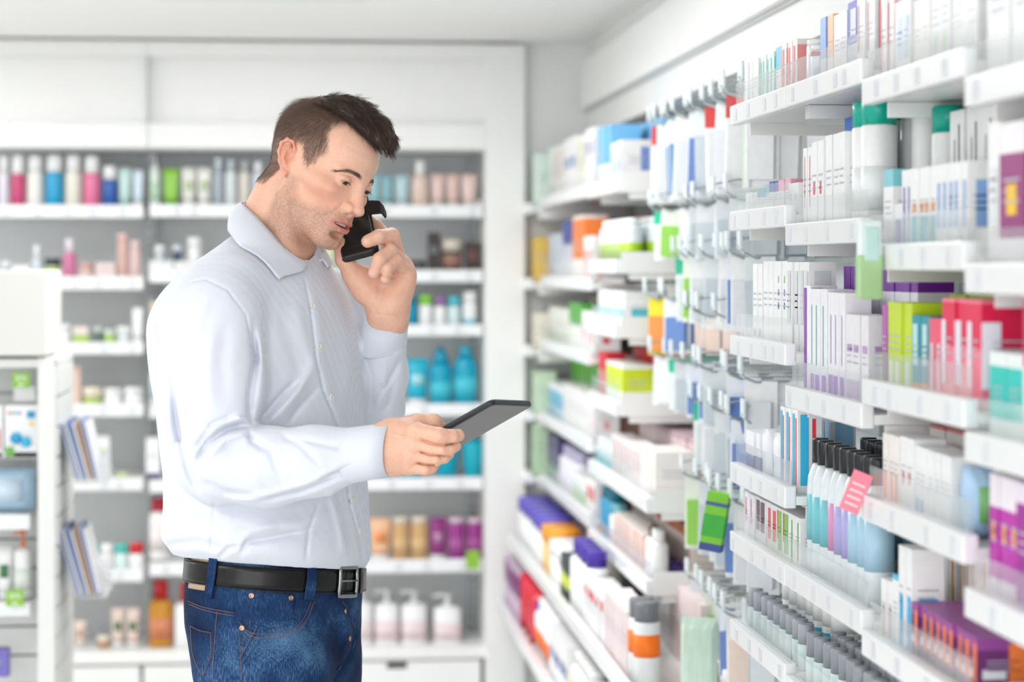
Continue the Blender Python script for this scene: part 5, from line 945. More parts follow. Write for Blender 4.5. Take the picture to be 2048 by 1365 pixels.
# ragged fringe where the long top meets the side
# brows and lashes
bx = np.where((HL[:, 0] > 5)&(np.abs(HL[:, 1]) > 1.2)&(np.abs(HL[:, 1]) < 5.0)&(np.abs(HL[:, 2]-brow_z(np.abs(HL[:, 1]))) < .36*np.clip(1.25-np.abs(HL[:, 1])/6, .3, 1)))[0]; bx = rs.choice(bx, 700)
r = HP[bx]; n = grad(head_sdf, r); q = HL[bx]; sg = np.sign(q[:, 1]); dw = hv(np.stack([0*sg, sg, .55-.24*np.abs(q[:, 1])], 1)+rs.normal(0, .2, (len(bx), 3))); dw -= n*(dw*n).sum(1)[:, None]; dw /= np.linalg.norm(dw, axis=1)[:, None]
strands('eyebrows', r, dw, n, rs.uniform(.004, .0075, len(bx)), np.full(len(bx), .12), np.zeros(len(bx)), .00012, mat('brow', srgb(96, 74, 62), .5), 3, .05)
Lr = []; Ld = []
for s in (-1, 1):
    for k in range(34):
        a = -1.25+2.5*k/33; e = np.array((7.75, 3.15*s, 1.15)); p = e+np.array((1.38*math.cos(a*.72), 1.32*math.sin(a*.72), -.20-.10*a*a)); Lr.append(H2W(p)); Ld.append(hv((1, .35*math.sin(a), -.55)))
Lr = np.array(Lr); Ld = np.array(Ld); Ld /= np.linalg.norm(Ld, axis=1)[:, None]
strands('eyelashes', Lr, Ld, np.tile(hv((0, 0, 1)), (len(Lr), 1)), rs.uniform(.003, .0055, len(Lr)), np.full(len(Lr), .15), np.zeros(len(Lr)), .00018, mat('lash', (.012, .009, .008), .5), 3, .08)
# ---- clothes
def loft(tab, n=2.3, phi=PHI, lean=0.0, lean2=0.0, fade=None):
    """Body of stacked ovals; tab rows: image y, silhouette left, right, lateral half width (m), depth of the centre."""
    T = np.array(tab, float); T = T[np.argsort(-T[:, 0])]; T[:, 1] += 11; T[:, 2] -= 3; zz = CAMZ+(HZ-T[:, 0])/F*D0; b = T[:, 3]
    yy = np.linspace(T[0, 0], T[-1, 0], 90); Tn = np.stack([yy]+[np.interp(-yy, -T[:, 0], T[:, k]) for k in range(1, 5)], 1); kk = np.exp(-(np.arange(-6, 7)/2.6)**2); kk /= kk.sum()
    for k in range(1, 5): Tn[:, k] = np.convolve(np.pad(Tn[:, k], 6, mode='reflect', reflect_type='odd'), kk, 'valid')
    T = Tn; zz = CAMZ+(HZ-T[:, 0])/F*D0; b = T[:, 3]
    hw = (T[:, 2]-T[:, 1])/2/F*D0; a = np.sqrt(np.maximum(hw**2-(b*math.sin(phi))**2, .02**2))/math.cos(phi); cx = ((T[:, 1]+T[:, 2])/2-1024)/F*D0
    cph, sph = math.cos(phi), math.sin(phi)
    def f(v):
        k = 1. if fade is None else np.clip((fade[0]-v[:, 2])/fade[1], 0, 1); X0 = v[:, 0]-np.interp(v[:, 2], zz, cx); Y0 = v[:, 1]
        z = v[:, 2]+k*(lean*(X0*cph-Y0*sph)+lean2*(X0*sph+Y0*cph))
        A = np.interp(z, zz, a); B = np.interp(z, zz, b); X = v[:, 0]-np.interp(z, zz, cx); Y = v[:, 1]-np.interp(z, zz, T[:, 4])
        u = (X*cph-Y*sph)/A; w = (X*sph+Y*cph)/B; r = (np.abs(u)**n+np.abs(w)**n)**(1/n)
        return np.maximum((r-1)*np.minimum(A, B)*.93, np.maximum(z-zz[-1], zz[0]-z))
    def ring(py, ang, off=0.):
        z = CAMZ+(HZ-py)/F*D0; A = np.interp(z, zz, a)+off; B = np.interp(z, zz, b)+off; c, s = np.cos(ang), np.sin(ang); q = (np.abs(c)**n+np.abs(s)**n)**(-1/n)
        u = A*c*q; w = B*s*q; x = u*cph+w*sph+np.interp(z, zz, cx); y = -u*sph+w*cph+np.interp(z, zz, T[:, 4])
        return V2W(np.stack([x, y, np.full_like(x, z)-lean*u-lean2*w], -1))
    return f, ring
TORSO = [(1122, 350, 724, .158, 0), (1110, 336, 733, .170, 0), (1090, 325, 737, .178, 0), (1070, 325, 736, .178, 0), (1030, 333, 731, .176, 0), (960, 334, 727, .176, 0), (880, 326, 724, .182, 0), (800, 317, 721, .188, 0),
         (720, 306, 715, .194, 0), (650, 304, 704, .194, 0), (600, 322, 690, .186, 0), (560, 352, 668, .165, 0), (525, 398, 648, .128, 0), (500, 432, 636, .10, 0), (475, 462, 618, .075, 0), (452, 486, 596, .045, 0)]
torso_f, torso_ring = loft(TORSO, lean=.03, lean2=.12, fade=(1.22, .15))
FOLDS = [([(470, 835), (490, 838), (500, 850)], .006, 6), ([(580, 770), (545, 810), (515, 845)], -.003, 5), ([(640, 770), (600, 815), (575, 848)], -.0025, 6), ([(625, 745), (580, 800), (530, 850)], .003, 8), ([(380, 580), (368, 640), (372, 700)], -.0018, 9), ([(420, 590), (400, 640), (396, 700)], .0016, 9),
         ([(505, 650), (512, 720), (500, 790), (500, 848)], -.006, 7), ([(520, 660), (528, 740), (518, 820)], .005, 12),
         ([(500, 848), (455, 858), (415, 885), (392, 925)], -.012, 7), ([(500, 862), (450, 880), (415, 915)], .006, 9), ([(495, 832), (450, 842), (405, 872)], .005, 8),
         ([(470, 830), (425, 850), (385, 905)], -.006, 6), ([(600, 758), (560, 800), (520, 850)], -.0035, 9), ([(615, 770), (585, 805), (545, 850)], .003, 10), ([(640, 700), (610, 760), (560, 830)], .002, 12),
         ([(345, 760), (355, 850), (378, 940), (400, 990)], -.006, 8), ([(330, 800), (340, 900), (370, 980)], .004, 12),
         ([(345, 1000), (380, 1035), (430, 1060)], -.004, 14), ([(430, 1040), (520, 1080), (600, 1070), (690, 1040)], -.0035, 13), ([(400, 1010), (470, 1050), (600, 1050), (700, 1010)], .004, 18),
         ([(480, 1112), (495, 1085), (560, 1072), (620, 1060)], -.004, 7), ([(470, 1100), (500, 1066), (560, 1050)], .003, 9), ([(440, 1115), (455, 1098), (480, 1092)], -.004, 5),
         ([(640, 1000), (618, 1060), (612, 1120)], -.0022, 4), ([(430, 1000), (426, 1060), (420, 1110)], -.0022, 4), ([(330, 1090), (400, 1085), (450, 1100)], -.004, 9),
         ([(455, 640), (445, 720), (450, 800)], -.002, 14), ([(400, 640), (385, 740), (395, 830)], -.0022, 16), ([(360, 620), (345, 700), (350, 780)], .002, 14), ([(425, 660), (415, 760), (425, 820)], .002, 12),
         ([(560, 620), (585, 700), (600, 760)], -.002, 14), ([(590, 600), (612, 680), (635, 760)], .002, 12), ([(700, 640), (705, 720), (695, 800)], .0015, 12),
         ([(660, 980), (680, 1050), (690, 1110)], .003, 9), ([(712, 1000), (725, 1060), (727, 1120)], -.0025, 6), ([(345, 575), (330, 640), (325, 700)], -.002, 8)]
PLACKET = [(609, 556), (616, 590), (624, 640), (633, 720), (647, 783), (678, 858), (690, 930), (694, 970), (700, 1012), (719, 1078), (727, 1134)]
AXIL = [(372, 566), (410, 558), (455, 580), (492, 630), (506, 700)]      # armhole seam
def arm_near(p):
    d = s_chain(p, [(M(452, 590, -.125), .066), (M(430, 640, -.165), .068), (M(436, 780, -.19), .062), (M(436, 925, -.20), .060)], .03)
    e = s_chain(p, [(M(436, 925, -.20), .060), (M(540, 935, -.222), .056), (M(630, 922, -.24), .049), (M(702, 910, -.25), .0405)], .02)
    return smin(d, e, .015)
ARMF = [([(470, 1000), (540, 990), (620, 965), (690, 930)], .0025, 8), ([(520, 1002), (600, 985), (690, 950)], -.003, 5), ([(640, 960), (690, 940), (705, 935)], -.004, 4), ([(600, 880), (650, 890), (700, 900)], -.0025, 6),
        ([(560, 870), (600, 890), (640, 930)], -.002, 7), ([(500, 870), (540, 900), (560, 950)], -.002, 9), ([(430, 900), (470, 940), (530, 975)], .002, 14), ([(498, 865), (505, 885), (530, 900)], -.0035, 6),
        ([(400, 960), (450, 985), (520, 995)], -.003, 7), ([(660, 925), (700, 925), (770, 915)], .001, 12)]
def arm_far(p):
    d = s_chain(p, [(M(585, 590, .12), .062), (M(655, 620, .16), .062), (M(752, 815, .12), .042)], .03)
    e = s_chain(p, [(M(755, 812, .12), .042), (M(760, 750, .085), .0415), (M(765, 694, .056), .0385)], .02)
    return smin(d, e, .02)
FARF = [([(725, 700), (745, 760), (740, 810)], -.003, 7), ([(800, 720), (775, 770), (745, 800)], -.003, 6), ([(735, 680), (755, 700), (780, 690)], -.003, 5), ([(770, 720), (765, 780), (750, 830)], .0025, 8), ([(790, 760), (775, 810), (750, 840)], -.0025, 6)]
def shirt_sdf(p):
    p = p.astype(np.float32); v = toV(p); t = torso_f(v); an = arm_near(p); af = arm_far(p)
    sh = smin(s_cone(p, M(505, 545, -.03), M(450, 600, -.12), .040, .060), s_cone(p, M(560, 530, .03), M(590, 600, .12), .040, .058), .03)
    t = smin(t, sh, .04); t = smin(t, an, .012); t = smin(t, af, .016)
    t = t-strokes(v, FOLDS, .0)*1.25-strokes(v, ARMF, -.02)*1.7-strokes(v, FARF, .3)*1.5-strokes(v, [(PLACKET, -.0035, 2.4)], .0, -.195)-strokes(v, [([(x+12, y) for x, y in PLACKET], .0018, 10)], .0, -.195)-strokes(v, [(AXIL, -.002, 2)], -.02)
    t = t+.0013*fbm(v*np.array([16, 16, 9], np.float32), 1.0, 21)+.0006*fbm(v*np.array([60, 60, 25], np.float32), 1.0, 22)
    return smax(t, -(s_chain(p, [(M(600, 385, .03), .03), (M(552, 462, -.01), .066), (M(543, 496, -.012), .059)], .02)), .004)      # open at the neck
_c = np.array([M(x, y, d) for x in (285, 840) for y in (430, 1155) for d in (-.33, .26)])
P, Q = surface(shirt_sdf, _c.min(0), _c.max(0), .0026)
shm = mat('shirt_cotton', srgb(226, 233, 248), .75, spec=.2, sss=0)
nt = shm.node_tree; b = nt.nodes['Principled BSDF']; b.inputs['Sheen Weight'].default_value = .25
tc = nt.nodes.new('ShaderNodeTexCoord'); mp = nt.nodes.new('ShaderNodeMapping'); mp.inputs['Rotation'].default_value = (0, 0, .3); wv = nt.nodes.new('ShaderNodeTexWave'); wv.bands_direction = 'X'; wv.inputs['Scale'].default_value = 170; wv.inputs['Distortion'].default_value = .0
rm = nt.nodes.new('ShaderNodeMix'); rm.data_type = 'RGBA'; rm.inputs['A'].default_value = (*srgb(217, 222, 234), 1); rm.inputs['B'].default_value = (*srgb(225, 228, 236), 1)
nt.links.new(tc.outputs['Object'], mp.inputs[0]); nt.links.new(mp.outputs[0], wv.inputs['Vector']); nt.links.new(wv.outputs['Fac'], rm.inputs[0]); nt.links.new(rm.outputs['Result'], b.inputs['Base Color'])
nz = nt.nodes.new('ShaderNodeTexNoise'); nz.inputs['Scale'].default_value = 55; nz.inputs['Detail'].default_value = 6; bp = nt.nodes.new('ShaderNodeBump'); bp.inputs['Strength'].default_value = .18; bp.inputs['Distance'].default_value = .003
nt.links.new(tc.outputs['Object'], nz.inputs['Vector']); nt.links.new(nz.outputs['Fac'], bp.inputs['Height']); nt.links.new(bp.outputs[0], b.inputs['Normal'])
shirt = mlink('shirt', np_mesh('shirt', P, Q), shm)
shirt_pts = P
def hitpx(f, px, py, d0, d1, n=160):
    d = np.linspace(D0+d0, D0+d1, n); p = np.array([at(px, py, x) for x in d], np.float32); s = f(p); k = np.argmax(s < 0)
    if s[k] >= 0: return None
    if k == 0: return p[0]
    t = s[k-1]/(s[k-1]-s[k]); return p[k-1]*(1-t)+p[k]*t
def face_disc(name, px, py, f, r, h, m, d0=-.33, d1=.1, par=None, lift=0.):
    p = hitpx(f, px, py, d0, d1)
    if p is None: return None
    n = grad(f, p[None])[0]; p = p+n*lift; prof = [(0.0001, -h), (r, -h), (r, h*.5), (r*.85, h), (r*.62, h), (r*.5, h*.55), (.0001, h*.55)]
    me = lathe_me(name, prof, 14); q = Vector((0, 0, 1)).rotation_difference(Vector(n)); me.transform(Matrix.Translation(Vector(p))@q.to_matrix().to_4x4()); return mlink(name, me, m, par)
for px, py in ((626, 612), (639, 693), (664, 795), (705, 1001), (721, 1062)):
    face_disc('shirt_button', px, py, shirt_sdf, .0055, .0012, mat('button', srgb(232, 230, 222), .25), par=None)
# ---- collar: two wings folded over a stand
fold = [(606, 547, -.040), (594, 530, -.052), (577, 508, -.064), (556, 482, -.070), (535, 458, -.070), (515, 436, -.060), (499, 421, -.042), (484, 409, -.015), (482, 405, .012), (495, 404, .04), (530, 418, .062), (575, 450, .074), (606, 486, .070), (618, 503, .055), (622, 520, .035), (614, 540, .005)]
outer = [(535, 577, -.112), (524, 560, -.118), (510, 540, -.120), (496, 520, -.117), (483, 501, -.110), (470, 482, -.098), (459, 466, -.078), (456, 460, -.03), (458, 452, .02), (475, 450, .07), (530, 470, .115), (585, 495, .115), (630, 512, .100), (646, 520, .085), (650, 528, .065), (632, 550, .010)]
def resamp(L, n):
    A = np.array(L, float); s = np.linspace(0, len(A)-1, n); i = np.clip(s.astype(int), 0, len(A)-2); t = (s-i)[:, None]
    B = np.concatenate([A[:1]*2-A[1:2], A, A[-1:]*2-A[-2:-1]]); p0, p1, p2, p3 = B[i], B[i+1], B[i+2], B[i+3]
    return .5*((2*p1)+(-p0+p2)*t+(2*p0-5*p1+4*p2-p3)*t*t+(-p0+3*p1-3*p2+p3)*t**3)
fo = resamp(fold, 70); ou = resamp(outer, 70); fw = np.array([M(*r) for r in fo]); owp = np.array([M(*r) for r in ou])
cen = fw.mean(0); G = []
for j, t in enumerate(np.linspace(0, 1, 9)):
    row = fw*(1-t)+owp*t; outw = row-cen; outw[:, 2] *= .3; outw /= np.linalg.norm(outw, axis=1, keepdims=True); G.append(row+outw*.006*math.sin(t*math.pi)+np.array([0, 0, .003*math.sin(t*math.pi)]))
G = np.stack(G, 1)
for _ in range(4):       # the wings lie on the shirt and around the neck, never inside either
    q_ = G.reshape(-1, 3).astype(np.float32)
    for f_, mar in ((shirt_sdf, .0045), (head_sdf, .004)):
        dd = f_(q_); gg = grad(f_, q_); q_ = (q_+gg*np.clip(mar-dd, 0, .02)[:, None]).astype(np.float32)
    G = q_.reshape(G.shape).astype(float); G[1:-1] = G[1:-1]*.6+.2*(G[2:]+G[:-2])
fw = G[:, 0]; owp = G[:, -1]
col_o = mlink('collar', grid_sheet('collar', G, .0022), shm)
st = []
inn = mat('collar_lining', srgb(214, 216, 232), .8); nt2 = inn.node_tree; w2 = nt2.nodes.new('ShaderNodeTexWave'); w2.inputs['Scale'].default_value = 70; r2 = nt2.nodes.new('ShaderNodeMix'); r2.data_type = 'RGBA'; r2.inputs['A'].default_value = (*srgb(150, 128, 158), 1); r2.inputs['B'].default_value = (*srgb(236, 234, 242), 1)
tc2 = nt2.nodes.new('ShaderNodeTexCoord'); nt2.links.new(tc2.outputs['Object'], w2.inputs['Vector']); nt2.links.new(w2.outputs['Fac'], r2.inputs[0]); nt2.links.new(r2.outputs['Result'], nt2.nodes['Principled BSDF'].inputs['Base Color'])
for t in np.linspace(0, 1, 5):
    row = fw.copy(); inw = cen-row; inw[:, 2] = 0; row = row+inw*(.03+.0*t); row[:, 2] -= .03*t; st.append(row)
mlink('collar_band', grid_sheet('collar_band', np.stack(st, 1), .0015), inn, par=col_o)
# seam along the collar edge
mlink('collar_seam', tube_me('collar_seam', (owp*.93+fw*.07+(owp-cen)*.012)[2:68:2], .0004, 4), mat('thread', srgb(200, 210, 235), .7), par=col_o)
# ---- cuffs: open tubes
def cuff(name, rows, slit=None, button=None):
    """rows: (centre px, py, dy, half width px across the image, half depth m, image direction of the cross axis)"""
    G = []
    for (px, py, dy, hw, hd, ax) in rows:
        c = M(px, py, dy); u = (RT*ax[0]+UP*ax[1]); u = u/np.linalg.norm(u); t = np.array(ax[2:5]); 
        w = FW*ax[5]+RT*ax[6]+UP*ax[7]; w /= np.linalg.norm(w); a = np.linspace(0, 2*math.pi, 41)
        G.append([c+u*(hw/F*D0)*math.cos(k)+w*hd*math.sin(k) for k in a])
    G = np.array(G); o = mlink(name, grid_sheet(name, G, .002), shm); return o
c1 = cuff('cuff', [(694, 913, -.25, 50, .039, (.0, 1, 0, 0, 0, 1, .25, 0)), (705, 911, -.25, 51, .040, (.0, 1, 0, 0, 0, 1, .25, 0)), (745, 905, -.257, 50, .040, (.02, 1, 0, 0, 0, 1, .25, 0)), (782, 899, -.264, 49.5, .040, (.03, 1, 0, 0, 0, 1, .25, 0))])
c2 = cuff('cuff', [(762, 706, .064, 48, .040, (1, .05, 0, 0, 0, 1, 0, .2)), (763, 698, .060, 49.5, .041, (1, .05, 0, 0, 0, 1, 0, .3)), (768, 662, .050, 47, .042, (1, .0, 0, 0, 0, 1, 0, .5)), (775, 632, .042, 44, .044, (1, -.1, 0, 0, 0, 1, 0, .62))])
for f_, px, py, d0, d1 in ((arm_far, 766, 768, -.1, .3),): face_disc('cuff_button', px, py, shirt_sdf, .005, .001, mat('button'), d0, d1)
# ---- jeans
JT = [(1098, 380, 720, .156, 0), (1150, 377, 721, .161, 0), (1195, 374, 718, .168, 0), (1250, 375, 716, .172, 0), (1300, 385, 713, .174, 0), (1340, 393, 710, .175, 0), (1375, 402, 706, .176, 0), (1420, 410, 700, .174, 0)]
LEAN = .03
jeans_f, jeans_ring = loft(JT, 2.2, PHI, LEAN, .12)
JF = [([(471, 1175), (477, 1240), (520, 1268), (578, 1262), (606, 1240), (620, 1203)], -.0025, 3), ([(520, 1330), (600, 1310), (680, 1325)], .003, 10), ([(500, 1290), (580, 1290), (670, 1300)], -.002, 9), ([(560, 1352), (640, 1345), (700, 1352)], .003, 9),
      ([(684, 1203), (700, 1230), (710, 1267), (702, 1310), (676, 1345), (660, 1380)], -.005, 4), ([(672, 1205), (690, 1240), (695, 1280), (680, 1320)], .004, 7), ([(400, 1300), (450, 1330), (520, 1340)], .0025, 10), ([(400, 1260), (440, 1275), (470, 1270)], -.002, 7)]
def jeans_sdf(p):
    p = p.astype(np.float32); v = toV(p); d = jeans_f(v)-strokes(v, JF)
    L1 = s_chain(p, [(M(538, 1340, -.085), .094), (M(550, 1650, -.09), .076), (M(535, 2340, -.085), .070)], .05); L2 = s_chain(p, [(M(590, 1330, .09), .095), (M(610, 1650, .10), .074), (M(585, 2340, .11), .068)], .05)
    d = smin(d, smin(L1, L2, .01), .03)+.0012*fbm(v*np.array([18, 18, 10], np.float32), 1.0, 31)
    return np.maximum(d, .05-p[:, 2])
_c = np.array([M(x, y, d) for x in (365, 735) for y in (1098, 1480) for d in (-.22, .24)])
def jeans_a(p): return jeans_sdf(p)
P1, Q1 = surface(jeans_a, np.r_[_c.min(0)[:2], M(0, 2440, 0)[2]], _c.max(0), .005)
jm = mat('denim', srgb(46, 74, 112), .85, spec=.2)
nt = jm.node_tree; b = nt.nodes['Principled BSDF']; tc = nt.nodes.new('ShaderNodeTexCoord'); n1 = nt.nodes.new('ShaderNodeTexNoise'); n1.inputs['Scale'].default_value = 9; n1.inputs['Detail'].default_value = 3
mp = nt.nodes.new('ShaderNodeMapping'); mp.inputs['Scale'].default_value = (260, 260, 40); n2 = nt.nodes.new('ShaderNodeTexNoise'); n2.inputs['Scale'].default_value = 3
cr = nt.nodes.new('ShaderNodeValToRGB'); cr.color_ramp.elements[0].position = .36; cr.color_ramp.elements[0].color = (*srgb(15, 32, 62), 1); cr.color_ramp.elements[1].position = .74; cr.color_ramp.elements[1].color = (*srgb(88, 126, 164), 1)
e = cr.color_ramp.elements.new(.55); e.color = (*srgb(33, 62, 102), 1)
ad = nt.nodes.new('ShaderNodeMath'); ad.operation = 'MULTIPLY_ADD'; ad.inputs[1].default_value = .45; nt.links.new(tc.outputs['Object'], n1.inputs['Vector']); nt.links.new(tc.outputs['Object'], mp.inputs[0]); nt.links.new(mp.outputs[0], n2.inputs['Vector'])
sb = nt.nodes.new('ShaderNodeMath'); sb.operation = 'SUBTRACT'; sb.inputs[1].default_value = .5; nt.links.new(n2.outputs['Fac'], sb.inputs[0]); nt.links.new(sb.outputs[0], ad.inputs[0]); nt.links.new(n1.outputs['Fac'], ad.inputs[2]); nt.links.new(ad.outputs[0], cr.inputs[0]); nt.links.new(cr.outputs[0], b.inputs['Base Color'])
bp = nt.nodes.new('ShaderNodeBump'); bp.inputs['Strength'].default_value = .3; bp.inputs['Distance'].default_value = .001; nt.links.new(n2.outputs['Fac'], bp.inputs['Height']); nt.links.new(bp.outputs[0], b.inputs['Normal'])
jeans = mlink('jeans', np_mesh('jeans', P1, Q1), jm)
thr = mat('stitching', srgb(150, 104, 78), .7)
def stitch(pts, m=thr, r=.00042, par=jeans, name='seam', lift=.0006):
    W_ = []
    for px, py in resamp([(a, b, 0) for a, b in pts], max(8, 5*len(pts)))[:, :2]:
        p = hitpx(jeans_sdf, px, py, -.3, .1)
        if p is not None: W_.append(p+grad(jeans_sdf, p[None])[0]*lift)
    if len(W_) > 2: mlink(name, tube_me(name, W_, r, 4), m, par=par)
for pts in ([(477, 1245), (500, 1266), (540, 1270), (582, 1262), (606, 1240), (622, 1203)], [(479, 1250), (502, 1273), (540, 1277), (586, 1268), (612, 1243), (628, 1203)], [(478, 1270), (481, 1320), (484, 1364)], [(434, 1225), (428, 1300), (425, 1364)],
            [(376, 1203), (410, 1216), (468, 1227)], [(378, 1209), (412, 1222), (468, 1233)], [(381, 1253), (400, 1262), (422, 1266)], [(422, 1266), (421, 1310), (406, 1352)], [(381, 1253), (386, 1310), (404, 1352)],
            [(684, 1203), (702, 1230), (711, 1267), (704, 1308), (677, 1340)], [(495, 1186), (585, 1191)], [(496, 1203), (588, 1209)], [(496, 1208), (588, 1214)], [(500, 1186), (500, 1252)], [(584, 1191), (588, 1238)], [(515, 1252), (478, 1320)]): stitch(pts)
for pts in ([(471, 1178), (477, 1240), (478, 1320), (484, 1364)], [(478, 1244), (500, 1262), (540, 1266), (580, 1258), (603, 1236), (616, 1200)], [(374, 1200), (410, 1212), (470, 1222)], [(380, 1248), (400, 1257), (424, 1262)], [(426, 1262), (425, 1310), (409, 1352)], [(680, 1203), (697, 1230), (706, 1267), (699, 1308), (672, 1340)], [(519, 1250), (480, 1322)], [(540, 1256), (484, 1330)]):
    stitch(pts, jm, .0012, name='seam_ridge', lift=.0)
cop = mat('copper_rivet', srgb(196, 150, 128), .3, metal=1)
for px, py in ((503, 1192), (580, 1196), (484, 1257), (690, 1223), (699, 1278)): face_disc('rivet', px, py, jeans_sdf, .0042, .0012, cop, -.3, .1, par=jeans, lift=.0032 if px in (503, 580) else .0006)
# coin pocket patch
G = []
for py in np.linspace(1186, 1256, 12):
    row = []
    for px in np.linspace(497+(py-1186)*.05, 586+(py-1186)*.03, 14):
        yy = py+(px-497)*.055-max(0, py-1240)*abs(px-542)/60; p = hitpx(jeans_sdf, px, yy, -.3, .1); row.append(p+grad(jeans_sdf, p[None])[0]*.0022)
    G.append(row)
mlink('coin_pocket', grid_sheet('coin_pocket', np.array(G), .0014), jm, par=jeans)
# ---- belt, loops, buckle
def belt_ring(y0, y1, off, th, angs, lean=LEAN):
    G = [jeans_ring(y, angs, off) for y in np.linspace(y0, y1, 5)]
    return np.stack(G, 1)
BC = 1149; ang = np.linspace(0, 2*math.pi, 121)
bl = mat('belt_leather', srgb(16, 13, 14), .3, spec=.4, noise=(35, .1, .3))
belt = mlink('belt', grid_sheet('belt', belt_ring(BC+22, BC-22, .0035, .004, ang), .0038), bl)
for e in (-1, 1): mlink('belt_edge', tube_me('belt_edge', jeans_ring(BC+21.5*e, ang[:-1], .0052), .0008, 5, closed=True), mat('belt_edge', srgb(14, 12, 12), .4), par=belt)
def ang_for_px(px, py):
    a = np.linspace(-math.pi, math.pi, 720); R = jeans_ring(py, a, .004); v = toV(R.astype(np.float32)); X, _ = px_of(v); m = v[:, 1] < 0.02; a = a[m]; return a[np.argmin(np.abs(X[m]-px))]
def patch(name, x0, x1, y0, y1, off, th, m, par):
    a0, a1 = ang_for_px(x0, BC), ang_for_px(x1, BC); A = np.linspace(a0, a1, 9)
    return mlink(name, grid_sheet(name, np.stack([jeans_ring(y, A, off) for y in np.linspace(y1, y0, 6)], 1), th), m, par=par)
for x0, x1, y0, y1 in ((418, 434, 1109, 1194), (612, 631, 1105, 1184)):
    patch('belt_loop', x0, x1, y0, y1, .0075, .0022, jm, jeans)
patch('leather_patch', 378, 414, 1108, 1182, .0012, .0018, mat('tan_leather', srgb(190, 160, 132), .6), jeans)
ba0, ba1 = ang_for_px(675, BC), ang_for_px(708, BC); A = np.linspace(ba0, ba1, 8); bk = mat('buckle_metal', srgb(150, 150, 150), .25, metal=1)
y0, y1 = BC-28, BC+28
loop = np.concatenate([jeans_ring(y0, A, .0085), [jeans_ring(y, np.array([ba1]), .0085)[0] for y in np.linspace(y0, y1, 6)[1:-1]], jeans_ring(y1, A[::-1], .0085), [jeans_ring(y, np.array([ba0]), .0085)[0] for y in np.linspace(y1, y0, 6)[1:-1]]])
mlink('belt_buckle', tube_me('belt_buckle', loop, .0034, 8, closed=True), bk, par=belt)
mlink('buckle_prong', tube_me('buckle_prong', [jeans_ring(BC-2, np.array([a]), .0095)[0] for a in (ba0, (ba0+ba1)/2, ba1)], .0016, 8), bk, par=belt)
patch('belt_keeper', 716, 721, BC-24, BC+24, .0075, .003, bl, belt)
# ---- shoes
for cxp, dy in ((545, -.095), (595, .12)):
    c = M(cxp, 2455, dy); f2 = RT*math.cos(PHI)-FW*math.sin(PHI); l2 = RT*math.sin(PHI)+FW*math.cos(PHI)
    def shoe(p, c=c):
        q = p-c; u = q@f2; w = q@l2; k = np.stack([u, w, p[:, 2]], 1).astype(np.float32)
        return np.maximum(smin(s_cone(k, (-.05, 0, .05), (.13, 0, .03), .042, .036), s_cone(k, (-.05, 0, .06), (.0, 0, .09), .042, .04), .03), .004-p[:, 2])
    P2, Q2 = surface(shoe, c+np.array((-.25, -.25, -.01)), c+np.array((.25, .25, .16)), .006)
    mlink('shoe', np_mesh('shoe', P2, Q2), mat('shoe_leather', srgb(40, 32, 28), .4))
# ================================================================ phone and tablet
def slab(name, o, eu, ew, L, Wd, T, r, m, parent=None, off=(0, 0, 0)):
    """Rounded slab: o centre of the bottom edge, eu long axis, ew width axis."""
    eu = np.array(eu, float); eu /= np.linalg.norm(eu); ew = np.array(ew, float); ew -= eu*(eu@ew); ew /= np.linalg.norm(ew); n = np.cross(ew, eu)
    pts = []
    for cx, cy, a0 in ((Wd/2-r, L-r, 0), (-Wd/2+r, L-r, 90), (-Wd/2+r, r, 180), (Wd/2-r, r, 270)):
        for k in range(6): a = math.radians(a0+k*18); pts.append((cx+r*math.cos(a), cy+r*math.sin(a)))
    lv = [(-T/2, .82), (-T/2+T*.18, .96), (-T*.15, 1), (T*.15, 1), (T/2-T*.18, .96), (T/2, .82)]; V = []; Fc = []; N = len(pts); cx, cy = 0, L/2
    for z, s in lv:
        ins = (1-s)*T
        for x, y in pts: d = np.array((x-cx, y-cy)); d = d-np.sign(d)*ins; V.append(o+ew*(cx+d[0]+off[0])+eu*(cy+d[1]+off[1])+n*(z+off[2]))
    for i in range(len(lv)-1):
        for k in range(N): Fc.append((i*N+k, i*N+(k+1) % N, (i+1)*N+(k+1) % N, (i+1)*N+k))
    Fc.append(tuple(range(N))[::-1]); Fc.append(tuple((len(lv)-1)*N+k for k in range(N)))
    me = mesh(name, V, Fc); o_ = link(name, me, m); 
    if parent: o_.parent = parent; o_.matrix_parent_inverse = Matrix.Translation(-Vector(parent.location))
    return o_, (eu, ew, n)
blk = mat('black_plastic', srgb(44, 46, 48), .35); rub = mat('black_rubber', srgb(22, 22, 24), .55)
po = M(719, 512, .004); pe = empty('mobile_phone', po); tag(pe, 'black smartphone in a flip case held to his ear', 'phone')
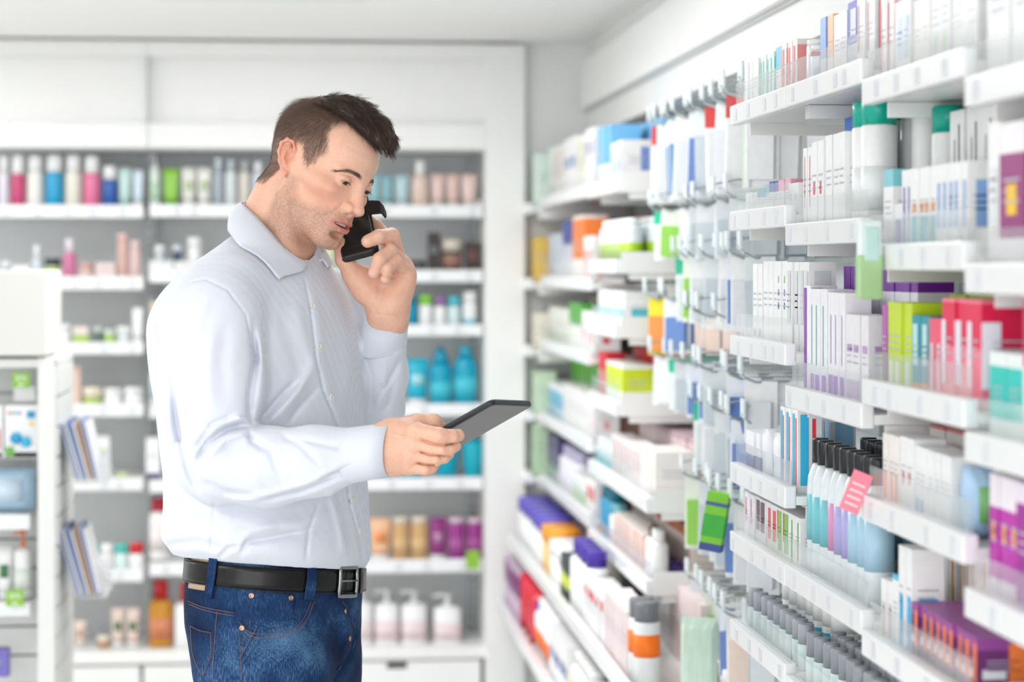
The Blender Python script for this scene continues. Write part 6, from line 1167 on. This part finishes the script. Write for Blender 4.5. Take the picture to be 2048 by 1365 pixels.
ph, (eu, ew, n) = slab('phone_body', po, (-.13, .66, .74), (.96, -.13, .22), .128, .056, .0095, .008, blk, pe)
slab('screen', po, eu, ew, .098, .050, .001, .002, mat('screen_glass', (.012, .02, .02), .06, spec=.6), pe, (0, .017, -.0052 if n@FW > 0 else .0052))
slab('home_panel', po, eu, ew, .014, .050, .001, .002, mat('panel_black', srgb(38, 38, 40), .25), pe, (0, .002, -.0052 if n@FW > 0 else .0052))
slab('phone_case', po, eu, ew, .130, .0615, .006, .009, rub, pe, (0.001, -.001, .005 if n@FW > 0 else -.005))
fl = np.array([[M(x, y, d) for x, y, d in ((731, 403, .066), (746, 402, .060), (759, 403, .054), (766, 413, .052), (771, 426, .05))], [M(x, y, d) for x, y, d in ((738, 429, .050), (750, 428, .045), (762, 427, .040), (767, 431, .038), (772, 436, .037))]])
fl = np.stack([fl[0]*(1-t)+fl[1]*t for t in np.linspace(0, 1, 4)]); o_ = link('case_flap', grid_sheet('case_flap', fl, .0035), rub, pe); o_.matrix_parent_inverse = Matrix.Translation(-Vector(pe.location))
# tablet
B_ = M(985, 803, -.283); e1 = np.array([.79, -.385, .475]); e2 = np.array([.50, .86, -.055]); eu = RT*e1[0]+FW*e1[1]+UP*e1[2]; ew = RT*e2[0]+FW*e2[1]+UP*e2[2]; eu /= np.linalg.norm(eu); ew -= eu*(eu@ew); ew /= np.linalg.norm(ew)
TL, TW = .172, .125; to = B_-eu*TL+ew*TW/2; te = empty('tablet', to); tag(te, 'dark grey tablet computer held in his right hand', 'tablet')
tb, (eu, ew, n) = slab('tablet_body', to, eu, ew, TL, TW, .0085, .009, mat('tablet_rim', srgb(42, 46, 50), .35), te)
sgn = -1 if (n@FW) > 0 else 1
slab('back_cover', to, eu, ew, TL-.006, TW-.006, .0012, .007, mat('tablet_back', srgb(124, 124, 122), .42, metal=.6), te, (0, .003, sgn*.0042))
slab('screen', to, eu, ew, TL-.010, TW-.010, .0012, .004, mat('screen_glass'), te, (0, .005, -sgn*.0042))
